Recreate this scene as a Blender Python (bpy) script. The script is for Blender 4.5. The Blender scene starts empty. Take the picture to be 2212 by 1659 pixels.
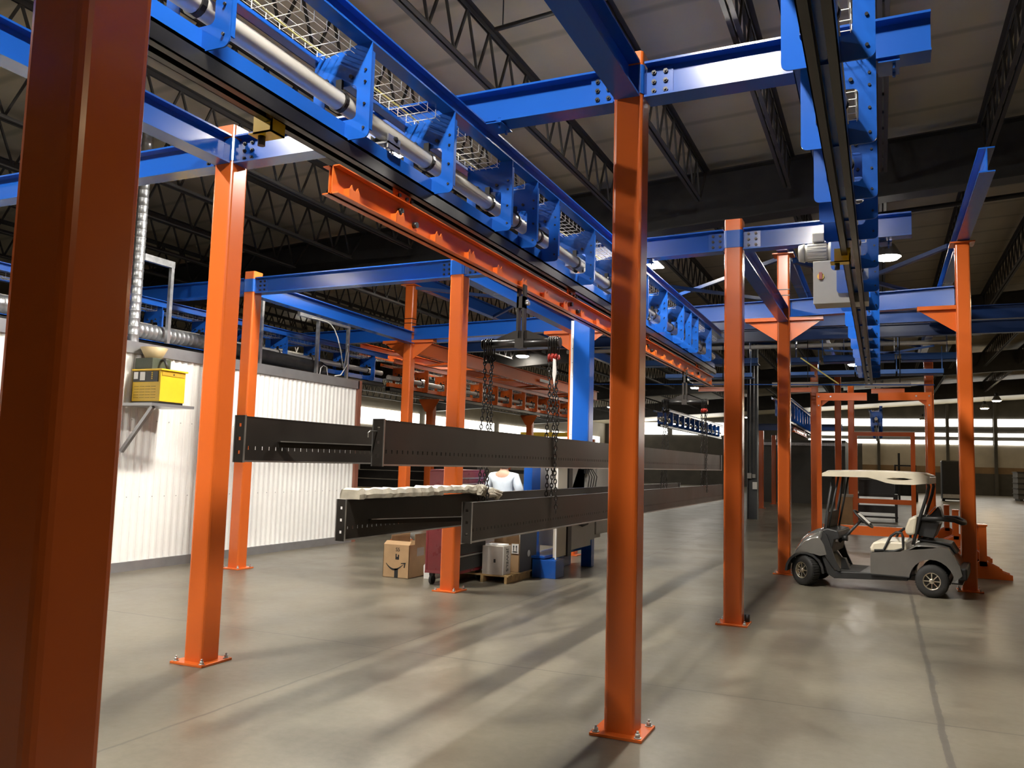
import bpy, bmesh, math, random
from mathutils import Vector, Matrix
random.seed(7)
R = math.radians
S = bpy.context.scene
COL = S.collection
PW, PH, FPX = 2212.0, 1659.0, 1789.0
# ------------------------------------------------------------------ camera
pit, rol, yaw = R(5.4), R(1.6), R(24.1)
fw = Vector((-math.sin(yaw)*math.cos(pit), math.cos(yaw)*math.cos(pit), math.sin(pit)))
rt = Vector((math.cos(yaw), math.sin(yaw), 0))
up = rt.cross(fw)
rt2 = rt*math.cos(rol)+up*math.sin(rol)
up2 = up*math.cos(rol)-rt*math.sin(rol)
CAM = Vector((0, 0, 1.7))
cd = bpy.data.cameras.new('camera'); co = bpy.data.objects.new('camera', cd); COL.objects.link(co)
cd.sensor_fit = 'HORIZONTAL'; cd.sensor_width = 36; cd.lens = FPX/PW*36; cd.clip_start = .05; cd.clip_end = 400
M3 = Matrix((rt2, up2, -fw)).transposed()
co.matrix_world = Matrix.Translation(CAM) @ M3.to_4x4()
S.camera = co
S.view_settings.view_transform = 'Standard'; S.view_settings.look = 'None'
S.view_settings.gamma = 1; S.view_settings.use_curve_mapping = False
S.view_settings.exposure = 0.5
# ------------------------------------------------------------------ materials
def newmat(name):
    m = bpy.data.materials.new(name); m.use_nodes = True
    return m, m.node_tree.nodes, m.node_tree.links, m.node_tree.nodes['Principled BSDF']
def mat(name, col, rough=.45, metal=0., var=.12, scale=6., coat=0., bump=0., rvar=.1):
    m, n, l, b = newmat(name)
    tc = n.new('ShaderNodeTexCoord'); nz = n.new('ShaderNodeTexNoise')
    nz.inputs['Scale'].default_value = scale; nz.inputs['Detail'].default_value = 5
    l.new(tc.outputs['Object'], nz.inputs['Vector'])
    r = n.new('ShaderNodeValToRGB'); e = r.color_ramp.elements
    e[0].position = .3; e[1].position = .7
    e[0].color = [c*(1-var) for c in col]+[1]; e[1].color = [min(1, c*(1+var)) for c in col]+[1]
    l.new(nz.outputs['Fac'], r.inputs['Fac']); l.new(r.outputs['Color'], b.inputs['Base Color'])
    mr = n.new('ShaderNodeMapRange'); mr.inputs['To Min'].default_value = max(.03, rough-rvar); mr.inputs['To Max'].default_value = rough+rvar
    l.new(nz.outputs['Fac'], mr.inputs['Value']); l.new(mr.outputs['Result'], b.inputs['Roughness'])
    b.inputs['Metallic'].default_value = metal
    if coat: b.inputs['Coat Weight'].default_value = coat; b.inputs['Coat Roughness'].default_value = .12
    if bump:
        bp = n.new('ShaderNodeBump'); bp.inputs['Strength'].default_value = bump; bp.inputs['Distance'].default_value = .01
        l.new(nz.outputs['Fac'], bp.inputs['Height']); l.new(bp.outputs['Normal'], b.inputs['Normal'])
    return m
def emit(name, col, st):
    m, n, l, b = newmat(name)
    b.inputs['Base Color'].default_value = (*col, 1); b.inputs['Emission Color'].default_value = (*col, 1); b.inputs['Emission Strength'].default_value = st
    return m
ORANGE = mat('orange_paint', (.66, .13, .02), .24, 0, .03, 1.5, .12, .0, .03)
BLUE = mat('blue_paint', (.010, .085, .40), .2, 0, .04, 1.5, .1, .0, .04)
DBLUE = mat('navy_paint', (.014, .045, .17), .35, 0, .08, 3, .1)
DARKSTEEL = mat('dark_primer_steel', (.035, .033, .03), .55, .2, .2, 4)
JOIST = mat('joist_grey_primer', (.048, .044, .038), .6, .2, .15, 5)
BLACKSTEEL = mat('black_steel', (.02, .019, .018), .35, .4, .35, 3, .2)
MILL = mat('mill_scale_steel', (.028, .0235, .02), .4, .3, .35, 2.5, .1)
BRIGHT = mat('bright_steel', (.55, .54, .52), .32, .9, .12, 8)
GALV = mat('galvanised_steel', (.5, .51, .52), .36, .85, .2, 14)
ALUTUBE = mat('aluminium_tube', (.5, .475, .43), .4, .25, .06, 5)
CHAIN = mat('chain_steel', (.03, .028, .026), .35, .7, .3, 30)
WHITEP = mat('white_painted_sheet', (.82, .81, .78), .4, 0, .03, 3)
GREYTRIM = mat('grey_trim', (.33, .33, .34), .35, .6, .08, 5)
YELLOW = mat('yellow_paint', (.78, .5, .02), .4, 0, .06, 5, .2)
BLACKP = mat('black_plastic', (.018, .018, .018), .45, 0, .2, 8)
RUBBER = mat('rubber', (.02, .019, .018), .7, 0, .25, 12)
RED = mat('dark_red_paint', (.16, .012, .018), .3, 0, .1, 5, .4)
REDH = mat('red_hook_paint', (.32, .02, .012), .4, 0, .15, 20)
CARD = mat('cardboard', (.42, .27, .14), .8, 0, .1, 6)
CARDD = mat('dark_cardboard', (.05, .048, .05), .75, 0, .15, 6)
CARDW = mat('pale_cardboard', (.42, .38, .33), .75, 0, .08, 6)
WHITE = mat('white_paper', (.8, .79, .76), .7, 0, .03, 6)
INK = mat('black_ink', (.012, .012, .013), .7, 0, .1, 9)
WOOD = mat('pallet_wood', (.4, .27, .12), .75, 0, .25, 9)
CREAM = mat('cream_plastic', (.62, .56, .43), .4, 0, .06, 6, .2)
CARTGREY = mat('grey_gloss_bodywork', (.15, .142, .13), .22, .3, .06, 4, .7)
CHROME = mat('silver_hub', (.7, .64, .52), .22, .9, .1, 9)
WRAP = mat('wrapping_film', (.42, .38, .3), .5, 0, .35, 7, 0, .6)
GREYP = mat('grey_enamel', (.36, .35, .32), .4, 0, .06, 4)
SHIRT = mat('pale_blue_shirt', (.55, .62, .7), .8, 0, .06, 12, 0, .3)
SKIN = mat('skin', (.5, .29, .2), .55, 0, .08, 12)
HAIR = mat('hair', (.06, .045, .035), .7, 0, .3, 30)
TROUS = mat('dark_trousers', (.03, .03, .035), .85, 0, .15, 12)
LAMPW = emit('lamp_lens', (1, .93, .82), 80)
LAMPS = emit('strong_lamp_lens', (1, .95, .86), 560)
LAMPY = emit('warm_lamp_lens', (1, .74, .42), 120)
LIT = emit('daylit_panel', (1, .95, .85), 5)
# ------------------------------------------------------------------ mesh builder
class MB:
    def __init__(s): s.v = []; s.f = []; s.mi = []; s.sm = []; s.m = 0
    def add(s, vs, fs, smooth=False):
        o = len(s.v); s.v += [Vector(q) for q in vs]
        for f in fs: s.f.append([o+i for i in f]); s.mi.append(s.m); s.sm.append(smooth)
        return s
    def box(s, x0, x1, y0, y1, z0, z1):
        x0, x1 = sorted((x0, x1)); y0, y1 = sorted((y0, y1)); z0, z1 = sorted((z0, z1))
        return s.add([(x0,y0,z0),(x1,y0,z0),(x1,y1,z0),(x0,y1,z0),(x0,y0,z1),(x1,y0,z1),(x1,y1,z1),(x0,y1,z1)],
              [(0,3,2,1),(4,5,6,7),(0,1,5,4),(1,2,6,5),(2,3,7,6),(3,0,4,7)])
    def bar(s, p, q, w, h, upv=(0,0,1)):
        p = Vector(p); q = Vector(q); d = (q-p).normalized(); u = Vector(upv)
        if abs(d.dot(u)) > .98: u = Vector((0,1,0))
        a = d.cross(u).normalized()*w/2; b = a.cross(d).normalized()*h/2
        return s.add([p-a-b,p+a-b,p+a+b,p-a+b,q-a-b,q+a-b,q+a+b,q-a+b],[(0,1,2,3),(7,6,5,4),(0,4,5,1),(1,5,6,2),(2,6,7,3),(3,7,4,0)])
    def cyl(s, p, q, r, n=12, r2=None, caps=True):
        p = Vector(p); q = Vector(q); d = (q-p).normalized()
        u = Vector((0,0,1)) if abs(d.z) < .9 else Vector((1,0,0))
        a = d.cross(u).normalized(); b = d.cross(a); r2 = r if r2 is None else r2
        vs = []
        for (c, rr) in ((p, r), (q, r2)):
            vs += [c+(a*math.cos(2*math.pi*i/n)+b*math.sin(2*math.pi*i/n))*rr for i in range(n)]
        s.add(vs, [(i,(i+1)%n,n+(i+1)%n,n+i) for i in range(n)], True)
        if caps: s.add(vs, [tuple(range(n))[::-1], tuple(range(n,2*n))])
        return s
    def tube(s, pts, r, n=8, closed=False):
        pts = [Vector(p) for p in pts]; N = len(pts); rings = []; pa = None
        for i, p in enumerate(pts):
            a = pts[(i-1) % N] if (closed or i > 0) else p; c = pts[(i+1) % N] if (closed or i < N-1) else p
            d = (c-a).normalized()
            if pa is None:
                u = Vector((0,0,1)) if abs(d.z) < .9 else Vector((1,0,0)); pa = d.cross(u).normalized()
            else: pa = (pa-d*pa.dot(d)).normalized()
            b = d.cross(pa); rr = r[i] if isinstance(r, (list,tuple)) else r
            rings.append([p+(pa*math.cos(2*math.pi*k/n)+b*math.sin(2*math.pi*k/n))*rr for k in range(n)])
        vs = [v for g in rings for v in g]; fs = []
        for i in range(N if closed else N-1):
            j = (i+1) % N
            fs += [(i*n+k, i*n+(k+1)%n, j*n+(k+1)%n, j*n+k) for k in range(n)]
        s.add(vs, fs, True)
        if not closed: s.add(vs, [tuple(range(n))[::-1], tuple(range((N-1)*n, N*n))])
        return s
    def prism(s, poly, ax, a, b, smooth=False):
        # poly 2D; ax 'x': (y,z) 'y': (x,z) 'z': (x,y)
        f = {'x': lambda t,u,c:(c,t,u), 'y': lambda t,u,c:(t,c,u), 'z': lambda t,u,c:(t,u,c)}[ax]
        n = len(poly); vs = [f(t,u,a) for t,u in poly]+[f(t,u,b) for t,u in poly]
        s.add(vs, [(i,(i+1)%n,n+(i+1)%n,n+i) for i in range(n)], smooth)
        return s.add(vs, [tuple(range(n))[::-1], tuple(range(n,2*n))])
    def plate_hole(s, outer, inner, ax, a, b):
        # ring plate: outer and inner loops with the same number of points, index-matched
        f = {'x': lambda t,u,c:(c,t,u), 'y': lambda t,u,c:(t,c,u), 'z': lambda t,u,c:(t,u,c)}[ax]
        n = len(outer)
        vs = [f(t,u,a) for t,u in outer]+[f(t,u,b) for t,u in outer]+[f(t,u,a) for t,u in inner]+[f(t,u,b) for t,u in inner]
        fs = []
        for i in range(n):
            j = (i+1) % n
            fs += [(i,j,2*n+j,2*n+i),(n+j,n+i,3*n+i,3*n+j),(i,n+i,n+j,j),(2*n+i,2*n+j,3*n+j,3*n+i)]
        return s.add(vs, fs)
    def ibeam(s, ax, a, b, c, z0, z1, fwid=.17, tf=.015, tw=.012):
        # axis 'x' or 'y'; c = centre on the other axis
        P = lambda t0,t1,w,za,zb: s.box(t0,t1,c-w/2,c+w/2,za,zb) if ax == 'x' else s.box(c-w/2,c+w/2,t0,t1,za,zb)
        P(a,b,fwid,z0,z0+tf); P(a,b,fwid,z1-tf,z1); P(a,b,tw,z0+tf,z1-tf); return s
    def lathe(s, c, axis, prof, n=20):
        # prof list of (r, t) along axis
        c = Vector(c); d = Vector(axis).normalized(); u = Vector((0,0,1)) if abs(d.z) < .9 else Vector((1,0,0))
        a = d.cross(u).normalized(); b = d.cross(a); vs = []
        for r, t in prof: vs += [c+d*t+(a*math.cos(2*math.pi*i/n)+b*math.sin(2*math.pi*i/n))*r for i in range(n)]
        fs = []
        for k in range(len(prof)-1): fs += [(k*n+i, k*n+(i+1)%n, (k+1)*n+(i+1)%n, (k+1)*n+i) for i in range(n)]
        return s.add(vs, fs, True)
    def xf(s, M, i0=0):
        for i in range(i0, len(s.v)): s.v[i] = M @ s.v[i]
        return s
    def build(s, name, mats, parent=None, bevel=0., world=True, smooth=None):
        me = bpy.data.meshes.new(name)
        off = Vector(parent['_o']) if (parent is not None and world and '_o' in parent) else Vector((0,0,0))
        me.from_pydata([v-off for v in s.v], [], s.f)
        if not isinstance(mats, (list,tuple)): mats = [mats]
        for m in mats: me.materials.append(m)
        me.polygons.foreach_set('material_index', s.mi); me.polygons.foreach_set('use_smooth', s.sm)
        bm = bmesh.new(); bm.from_mesh(me); bmesh.ops.remove_doubles(bm, verts=bm.verts, dist=1e-5); bmesh.ops.recalc_face_normals(bm, faces=bm.faces); bm.to_mesh(me); bm.free()
        o = bpy.data.objects.new(name, me); COL.objects.link(o)
        if parent is not None: o.parent = parent
        if bevel:
            bv = o.modifiers.new('edge', 'BEVEL'); bv.width = bevel; bv.segments = 2; bv.limit_method = 'ANGLE'; bv.angle_limit = R(40)
        return o
def tag(o, label=None, cat=None, group=None, kind=None):
    for k, v in (('label',label),('category',cat),('group',group),('kind',kind)):
        if v: o[k] = v
    return o
def thing(name, label, cat, loc=(0,0,0), rz=0., group=None):
    o = bpy.data.objects.new(name, None); COL.objects.link(o); o.empty_display_size = .1
    o.location = loc; o.rotation_euler = (0,0,rz); o['_o'] = [float(c) for c in loc]
    return tag(o, label, cat, group)
def copy_tree(root, loc, rz=None, label=None, group=None):
    r = root.copy(); COL.objects.link(r); r.location = loc
    if rz is not None: r.rotation_euler = (0,0,rz)
    if label: r['label'] = label
    if group: r['group'] = group
    for ch in list(root.children):
        c = ch.copy(); COL.objects.link(c); c.parent = r
        for g in list(ch.children):
            d = g.copy(); COL.objects.link(d); d.parent = c
    return r
def struct(name, mb, m, label=None, cat=None, **k):
    return tag(mb.build(name, m, **k), label, cat, kind='structure')
def rrect(x0, x1, y0, y1, r, n=3):
    out = []
    for cx, cy, a0 in ((x1-r,y0+r,-90),(x1-r,y1-r,0),(x0+r,y1-r,90),(x0+r,y0+r,180)):
        out += [(cx+r*math.cos(R(a0+90*i/n)), cy+r*math.sin(R(a0+90*i/n))) for i in range(n+1)]
    return out
ORD = 'first second third fourth fifth sixth seventh eighth ninth tenth eleventh twelfth thirteenth fourteenth fifteenth sixteenth seventeenth eighteenth nineteenth twentieth'.split()
def bolt_mb(mb, c, axis, r=.014, h=.016):
    c = Vector(c); d = Vector(axis).normalized()
    return mb.cyl(c, c+d*h, r, 6).cyl(c+d*h, c+d*(h*1.8), r*.5, 6)

def ib2(mb, p, q, z0, z1, fwid=.17, tf=.015, tw=.012):
    # I-beam between two plan points
    p = Vector((p[0], p[1], 0)); q = Vector((q[0], q[1], 0)); L = (q-p).length; a = math.atan2(q.y-p.y, q.x-p.x); i0 = len(mb.v)
    mb.ibeam('x', 0, L, 0, z0, z1, fwid, tf, tw)
    return mb.xf(Matrix.Translation(p) @ Matrix.Rotation(a, 4, 'Z'), i0)
# ------------------------------------------------------------------ the hall
def floor_material():
    m, n, l, b = newmat('polished_concrete')
    g = n.new('ShaderNodeNewGeometry'); sep = n.new('ShaderNodeSeparateXYZ'); l.new(g.outputs['Position'], sep.inputs[0])
    def noise(scale, det=6, rough=.6, dist=0., vec=None):
        z = n.new('ShaderNodeTexNoise'); z.inputs['Scale'].default_value = scale; z.inputs['Detail'].default_value = det; z.inputs['Roughness'].default_value = rough; z.inputs['Distortion'].default_value = dist
        l.new(vec or g.outputs['Position'], z.inputs['Vector']); return z.outputs['Fac']
    def math_(op, a, c=None, d=None):
        q = n.new('ShaderNodeMath'); q.operation = op
        for i, x in enumerate((a, c, d)):
            if x is None: continue
            if isinstance(x, (int, float)): q.inputs[i].default_value = x
            else: l.new(x, q.inputs[i])
        return q.outputs[0]
    def ramp(fac, stops):
        r = n.new('ShaderNodeValToRGB'); e = r.color_ramp.elements
        while len(e) < len(stops): e.new(.5)
        for el, (p, c) in zip(e, stops): el.position = p; el.color = (*c, 1)
        l.new(fac, r.inputs['Fac']); return r.outputs['Color']
    def mix(f, a, c, mode='MIX'):
        q = n.new('ShaderNodeMix'); q.data_type = 'RGBA'; q.blend_type = mode
        if isinstance(f, (int, float)): q.inputs['Factor'].default_value = f
        else: l.new(f, q.inputs['Factor'])
        for k, x in ((6, a), (7, c)):
            if isinstance(x, tuple): q.inputs[k].default_value = (*x, 1)
            else: l.new(x, q.inputs[k])
        return q.outputs[2]
    big = noise(.35, 5, .6, .3); mid = noise(1.3, 6, .6, .2); fine = noise(14, 5, .7)
    base = ramp(big, [(.3, (0.0900, 0.0792, 0.0558)), (.5, (0.1290, 0.1140, 0.0822)), (.72, (0.1650, 0.1458, 0.1050))])
    base = mix(.55, base, ramp(mid, [(.34, (0.0720, 0.0630, 0.0462)), (.5, (0.1290, 0.1140, 0.0822)), (.68, (0.1740, 0.1542, 0.1110))]))
    base = mix(.12, base, ramp(fine, [(.35, (.1, .09, .07)), (.65, (.34, .3, .25))]))
    stain = ramp(noise(.8, 7, .66, .3), [(.45, (0, 0, 0)), (.8, (1, 1, 1))])
    base = mix(math_('MULTIPLY', stain, .5), base, (0.0510, 0.0450, 0.0336))
    worn = ramp(noise(.55, 7, .62, .3), [(.45, (0, 0, 0)), (.8, (1, 1, 1))])
    base = mix(math_('MULTIPLY', worn, .35), base, (0.1980, 0.1770, 0.1290))
    wob = math_('MULTIPLY', math_('SUBTRACT', noise(2.2, 5), .5), .07)
    X = math_('ADD', sep.outputs[0], wob); Y = math_('ADD', sep.outputs[1], wob)
    def line(c, w, x=X): return math_('LESS_THAN', math_('ABSOLUTE', math_('SUBTRACT', x, c)), w)
    jn = line(-4.08, .011)
    for c, w, x in ((.35, .022, X), (4.8, .012, X), (-8.5, .01, X), (6.55, .012, Y), (10.5, .014, Y), (14.4, .012, Y), (18.3, .012, Y), (22.2, .012, Y), (2.7, .012, Y)):
        jn = math_('MAXIMUM', jn, line(c, w, x))
    base = mix(math_('MULTIPLY', jn, .75), base, (.06, .053, .043))
    pt = math_('LESS_THAN', math_('ADD', math_('ABSOLUTE', math_('SUBTRACT', X, .35)), math_('MULTIPLY', noise(2.2, 6, .62), .42)), .2)
    base = mix(math_('MULTIPLY', pt, .55), base, (0.0720, 0.0672, 0.0570))
    l.new(base, b.inputs['Base Color'])
    rr = n.new('ShaderNodeMapRange'); rr.inputs['From Min'].default_value = .3; rr.inputs['From Max'].default_value = .7
    rr.inputs['To Min'].default_value = .28; rr.inputs['To Max'].default_value = .42
    l.new(mid, rr.inputs['Value']); l.new(rr.outputs['Result'], b.inputs['Roughness'])
    b.inputs['Specular IOR Level'].default_value = .5
    bp = n.new('ShaderNodeBump'); bp.inputs['Strength'].default_value = .04; bp.inputs['Distance'].default_value = .004
    l.new(mid, bp.inputs['Height']); l.new(bp.outputs['Normal'], b.inputs['Normal'])
    return m
def roof_material():
    m, n, l, b = newmat('roof_insulation_sheet')
    g = n.new('ShaderNodeNewGeometry'); w = n.new('ShaderNodeTexWave'); w.bands_direction = 'Y'; w.inputs['Scale'].default_value = .26; w.inputs['Distortion'].default_value = .6; w.inputs['Detail'].default_value = 2
    l.new(g.outputs['Position'], w.inputs['Vector'])
    r = n.new('ShaderNodeValToRGB'); e = r.color_ramp.elements
    e[0].position = .0; e[0].color = (.42, .37, .25, 1); e[1].position = .06; e[1].color = (.62, .545, .38, 1)
    l.new(w.outputs['Fac'], r.inputs['Fac']); nz = n.new('ShaderNodeTexNoise'); nz.inputs['Scale'].default_value = 1.2; nz.inputs['Detail'].default_value = 4
    l.new(g.outputs['Position'], nz.inputs['Vector'])
    mx = n.new('ShaderNodeMix'); mx.data_type = 'RGBA'; mx.blend_type = 'MULTIPLY'; mx.inputs['Factor'].default_value = .35
    l.new(r.outputs['Color'], mx.inputs[6]); l.new(nz.outputs['Fac'], mx.inputs[7]); l.new(mx.outputs[2], b.inputs['Base Color'])
    b.inputs['Roughness'].default_value = .45
    bp = n.new('ShaderNodeBump'); bp.inputs['Strength'].default_value = .3; bp.inputs['Distance'].default_value = .03
    l.new(nz.outputs['Fac'], bp.inputs['Height']); l.new(bp.outputs['Normal'], b.inputs['Normal'])
    return m
FX0, FX1, FY0, FY1 = -26, 26, -14, 82
struct('floor', MB().box(FX0, FX1, FY0, FY1, -.2, 0), floor_material(), 'grey polished concrete floor with saw-cut joints', 'floor')
SL = .0625
def roofz(x): return 7.55+SL*x
struct('ceiling', MB().add([(FX0,FY0,roofz(FX0)),(FX1,FY0,roofz(FX1)),(FX1,FY1,roofz(FX1)),(FX0,FY1,roofz(FX0)),(FX0,FY0,roofz(FX0)+.15),(FX1,FY0,roofz(FX1)+.15),(FX1,FY1,roofz(FX1)+.15),(FX0,FY1,roofz(FX0)+.15)],
    [(0,1,2,3),(7,6,5,4),(0,4,5,1),(1,5,6,2),(2,6,7,3),(3,7,4,0)]), roof_material(), 'pale sheet underside of the sloping roof', 'ceiling')
WALLC = mat('cream_wall_panel', (.5, .45, .37), .7, 0, .15, .8)
WALLB = mat('tan_lower_wall', (.26, .165, .085), .75, 0, .2, .9)
WALLD = mat('dark_wall_band', (.07, .064, .055), .7, 0, .25, 1)
struct('wall_far', MB().box(-1.6, FX1, FY1, FY1+.2, 2.4, 4.3), WALLC, 'cream panel band of the far wall', 'wall')
w = MB().box(FX0, FX1, FY1, FY1+.2, 4.3, 9.4).box(-1.6, FX1, FY1, FY1+.2, 1.85, 2.4).box(-1.6, FX1, FY1-.02, FY1+.2, 0, 1.85).box(FX0, -1.6, FY1, FY1+.2, 0, 4.3); w.mi[6:12] = [1]*6
struct('wall_far_dark', w, [WALLD, WALLB], 'dark upper and lower bands of the far wall', 'wall')
struct('wall_left', MB().box(FX0-.2, FX0, FY0, FY1, 0, 6), mat('left_wall_paint', (.3, .27, .22), .7, 0, .15, .7), 'dull painted side wall far off beyond the white cabin', 'wall')
struct('wall_right', MB().box(FX1, FX1+.2, FY0, FY1, 0, 9.3), mat('right_wall_paint', (.36, .32, .25), .7, 0, .15, .7), 'dull painted side wall beyond the aisle', 'wall')
nwin = 0
def window(x0, x1, y0, y1, z0, z1):
    global nwin; nwin += 1
    fr = MB()
    if abs(x1-x0) > abs(y1-y0): mb = MB().box(x0, x1, y0, y1, z0, z1)
    else: mb = MB().box(x0, x1, y0, y1, z0, z1)
    tag(mb.build('window_%d' % nwin, LIT), 'long bright translucent window strip high on the far wall', 'window', kind='structure')
for x0, x1 in ((-6.2,-.35),(-.1,5.15),(5.45,8.75),(9.15,17),(17.4,25)):
    window(x0, x1, FY1-.06, FY1-.01, 5.9, 6.55); window(x0, x1, FY1-.06, FY1-.01, 5.02, 5.32); window(x0, x1, FY1-.06, FY1-.01, 4.33, 4.68)
for y0, y1 in ((37.4,44.2),(45,55),(56,66),(67,80)):
    window(FX0+.01, FX0+.06, y0, y1, 3.6, 4.5)
for x0, x1 in ((-25,-19.5),(-19,-14)):
    window(x0, x1, FY1-.06, FY1-.01, 4.9, 6.1)
for i, x in enumerate((-.22, 5.3, 8.95, 17.2)):
    tag(MB().box(x-.12, x+.12, FY1-.3, FY1-.02, 0, 8).build('trim_%d' % (i+1), WALLD), 'dark steel post against the far wall', 'trim', kind='structure')
# roof girders and joists
def zlow(x): return 6.62+SL*x
def zup(x): return 7.38+SL*x
for k, gy in enumerate((15.3, 30.6, 45.9, 61.2)):
    t = thing('roof_girder', 'deep dark steel roof girder spanning across the hall, '+ORD[k]+' from the camera', 'girder', (0, gy, 7))
    m = MB(); x0, x1 = FX0, FX1
    def slab(y0, y1, za, zb): m.add([(x0,y0,za+SL*x0),(x1,y0,za+SL*x1),(x1,y1,za+SL*x1),(x0,y1,za+SL*x0),(x0,y0,zb+SL*x0),(x1,y0,zb+SL*x1),(x1,y1,zb+SL*x1),(x0,y1,zb+SL*x0)],[(0,3,2,1),(4,5,6,7),(0,1,5,4),(1,2,6,5),(2,3,7,6),(3,0,4,7)])
    slab(gy-.012, gy+.012, 6.42, 7.36); m.build('web', DARKSTEEL, t)
    m = MB(); slab(gy-.2, gy+.2, 6.39, 6.42); m.build('bottom_flange', DARKSTEEL, t)
    m = MB(); slab(gy-.2, gy+.2, 7.36, 7.385); m.build('top_flange', DARKSTEEL, t)
bays = ((-1.5, 15.1), (15.5, 30.4), (30.8, 45.7), (46.1, 61), (61.4, 81.5))
PROTO = {}
def joist(x, bi, label):
    y0, y1 = bays[bi]; t = thing('roof_joist', label, 'joist', (x, y0, zlow(x)), group='open web joists under the roof sheets')
    if bi not in PROTO:
        L = y1-y0; d = .76; a = MB(); b_ = MB(); c = MB()
        for s in (-1, 1):
            a.box(s*.018, s*.075, 0, L, d-.012, d).box(s*.012, s*.02, 0, L, d-.075, d)
            b_.box(s*.018, s*.065, .55, L-.55, 0, .01).box(s*.012, s*.02, .55, L-.55, 0, .065)
        n = int(L/.62); st = (L-1.1)/n
        for i in range(n):
            p = .55+i*st; bot = (0, p, .04); q = (0, p+st/2, d-.05); bot2 = (0, p+st, .04)
            c.bar(bot, q, .028, .028); c.bar(q, bot2, .028, .028)
        for s in (0, 1):
            e = .55 if s == 0 else L-.55
            c.bar((0, e, .04), (0, e-.5 if s == 0 else e+.5, d-.06), .03, .03)
        PROTO[bi] = [('top_chord', a), ('bottom_chord', b_), ('web', c)]
        PROTO[bi] = [(nm, mb.build(nm, JOIST, None, world=False)) for nm, mb in PROTO[bi]]
        for nm, o in PROTO[bi]: o.parent = t
    else:
        for nm, o in PROTO[bi]:
            q = o.copy(); COL.objects.link(q); q.parent = t
for bi in range(4):
    ks = range(-11, 6) if bi == 0 else range(-16, 9) if bi == 1 else range(-17, 14, 1)
    for i, k in enumerate(ks):
        if bi >= 3 and k % 2: continue
        joist(.08+1.5*k, bi, 'roof joist '+(ORD[i] if i < 20 else 'twenty-'+ORD[i-20])+' from the cabin side, '+['first','second','third','fourth'][bi]+' roof bay')
# ------------------------------------------------------------------ lamps
LP = None
def lamp(x, y, z, label, warm=False, round_=False, lens=None):
    t = thing('high_bay_light', label, 'lamp', (x, y, z), group='high bay lamps under the roof')
    if round_:
        MB().lathe((x,y,z+.02), (0,0,1), [(.27,0),(.26,.05),(.14,.26),(.08,.3)], 18).build('reflector', GALV, t)
        m = MB().lathe((x,y,z+.02), (0,0,-1), [(.0,0),(.25,0),(.2,.05),(0,.07)], 18); m.build('lens', LAMPY if warm else LAMPW, t)
        MB().cyl((x,y,z+.3),(x,y,z+.5),.09,10).build('ballast', DARKSTEEL, t)
    else:
        hx, hy = (.13, .44) if lens else (.17, .58)
        MB().box(x-hx-.03,x+hx+.03,y-hy-.04,y+hy+.04,z+.01,z+.07).build('housing', GREYP, t, bevel=.01)
        MB().box(x-hx,x+hx,y-hy,y+hy,z-.005,z+.01).build('lens', lens or (LAMPY if warm else LAMPW), t)
    MB().cyl((x,y,z+.07),(x,y,roofz(x)),.006,6).build('hanger_rod', DARKSTEEL, t)
lamp(-1.5, 9.6, 6.33, 'high bay lamp hidden behind the near crossbeam, over the middle post row', lens=LAMPS)
lamp(-6.5, 9.6, 6.1, 'bright flat high bay lamp seen through the wire cable tray', lens=LAMPS)
lamp(-1.5, 1.8, 6.25, 'high bay lamp above the camera, over the middle post row', lens=LAMPS)
lamp(-7, 1.8, 6.1, 'high bay lamp above the near side, toward the cabin', lens=LAMPS)
lamp(-12, 4, 5.9, 'high bay lamp over the roof of the white cabin')
lamp(.17, 18.8, 6.2, 'bright lamp hanging beside the far end of the far conveyor', round_=True)
lamp(-4.55, 17.3, 6.1, 'lamp glimpsed past the near middle post, beyond the girder')
lamp(-10.5, 19, 6.0, 'lamp beyond the corbelled post, glinting under the blue beams')
lamp(-1.2, 30.1, 6.0, 'glaring lamp behind the white pipe run', round_=True)
lamp(-.95, 36.0, 6.0, 'glaring lamp below the blue guard rails', round_=True)
lamp(6.4, 57.5, 6.2, 'warm lamp far down the aisle, the nearer of two', True, True)
lamp(6.4, 64, 6.2, 'warm lamp far down the aisle, the farther of two', True, True)
lamp(-20.7, 47.5, 5.0, 'small bright lamp far off, between the hanging chains', round_=True)
for i, (x, y) in enumerate(((9, 3), (6.2, 24), (6.4, 40), (12, 16), (13, 33), (14, 50))):
    lamp(x, y, 6.3, 'warm high bay lamp over the open aisle, '+ORD[i]+' from the camera', True, True)
for i, (x, y) in enumerate(((-7, 27), (-13, 30), (-19, 24), (-19, 40), (-9, 44), (-22, 38), (-18, 58), (-2, 50), (-14, 50), (-10, 70), (3, 73), (14, 70))):
    lamp(x, y, 5.9, 'far high bay lamp deep in the hall, '+ORD[i]+' by distance', i > 9, True)
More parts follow.
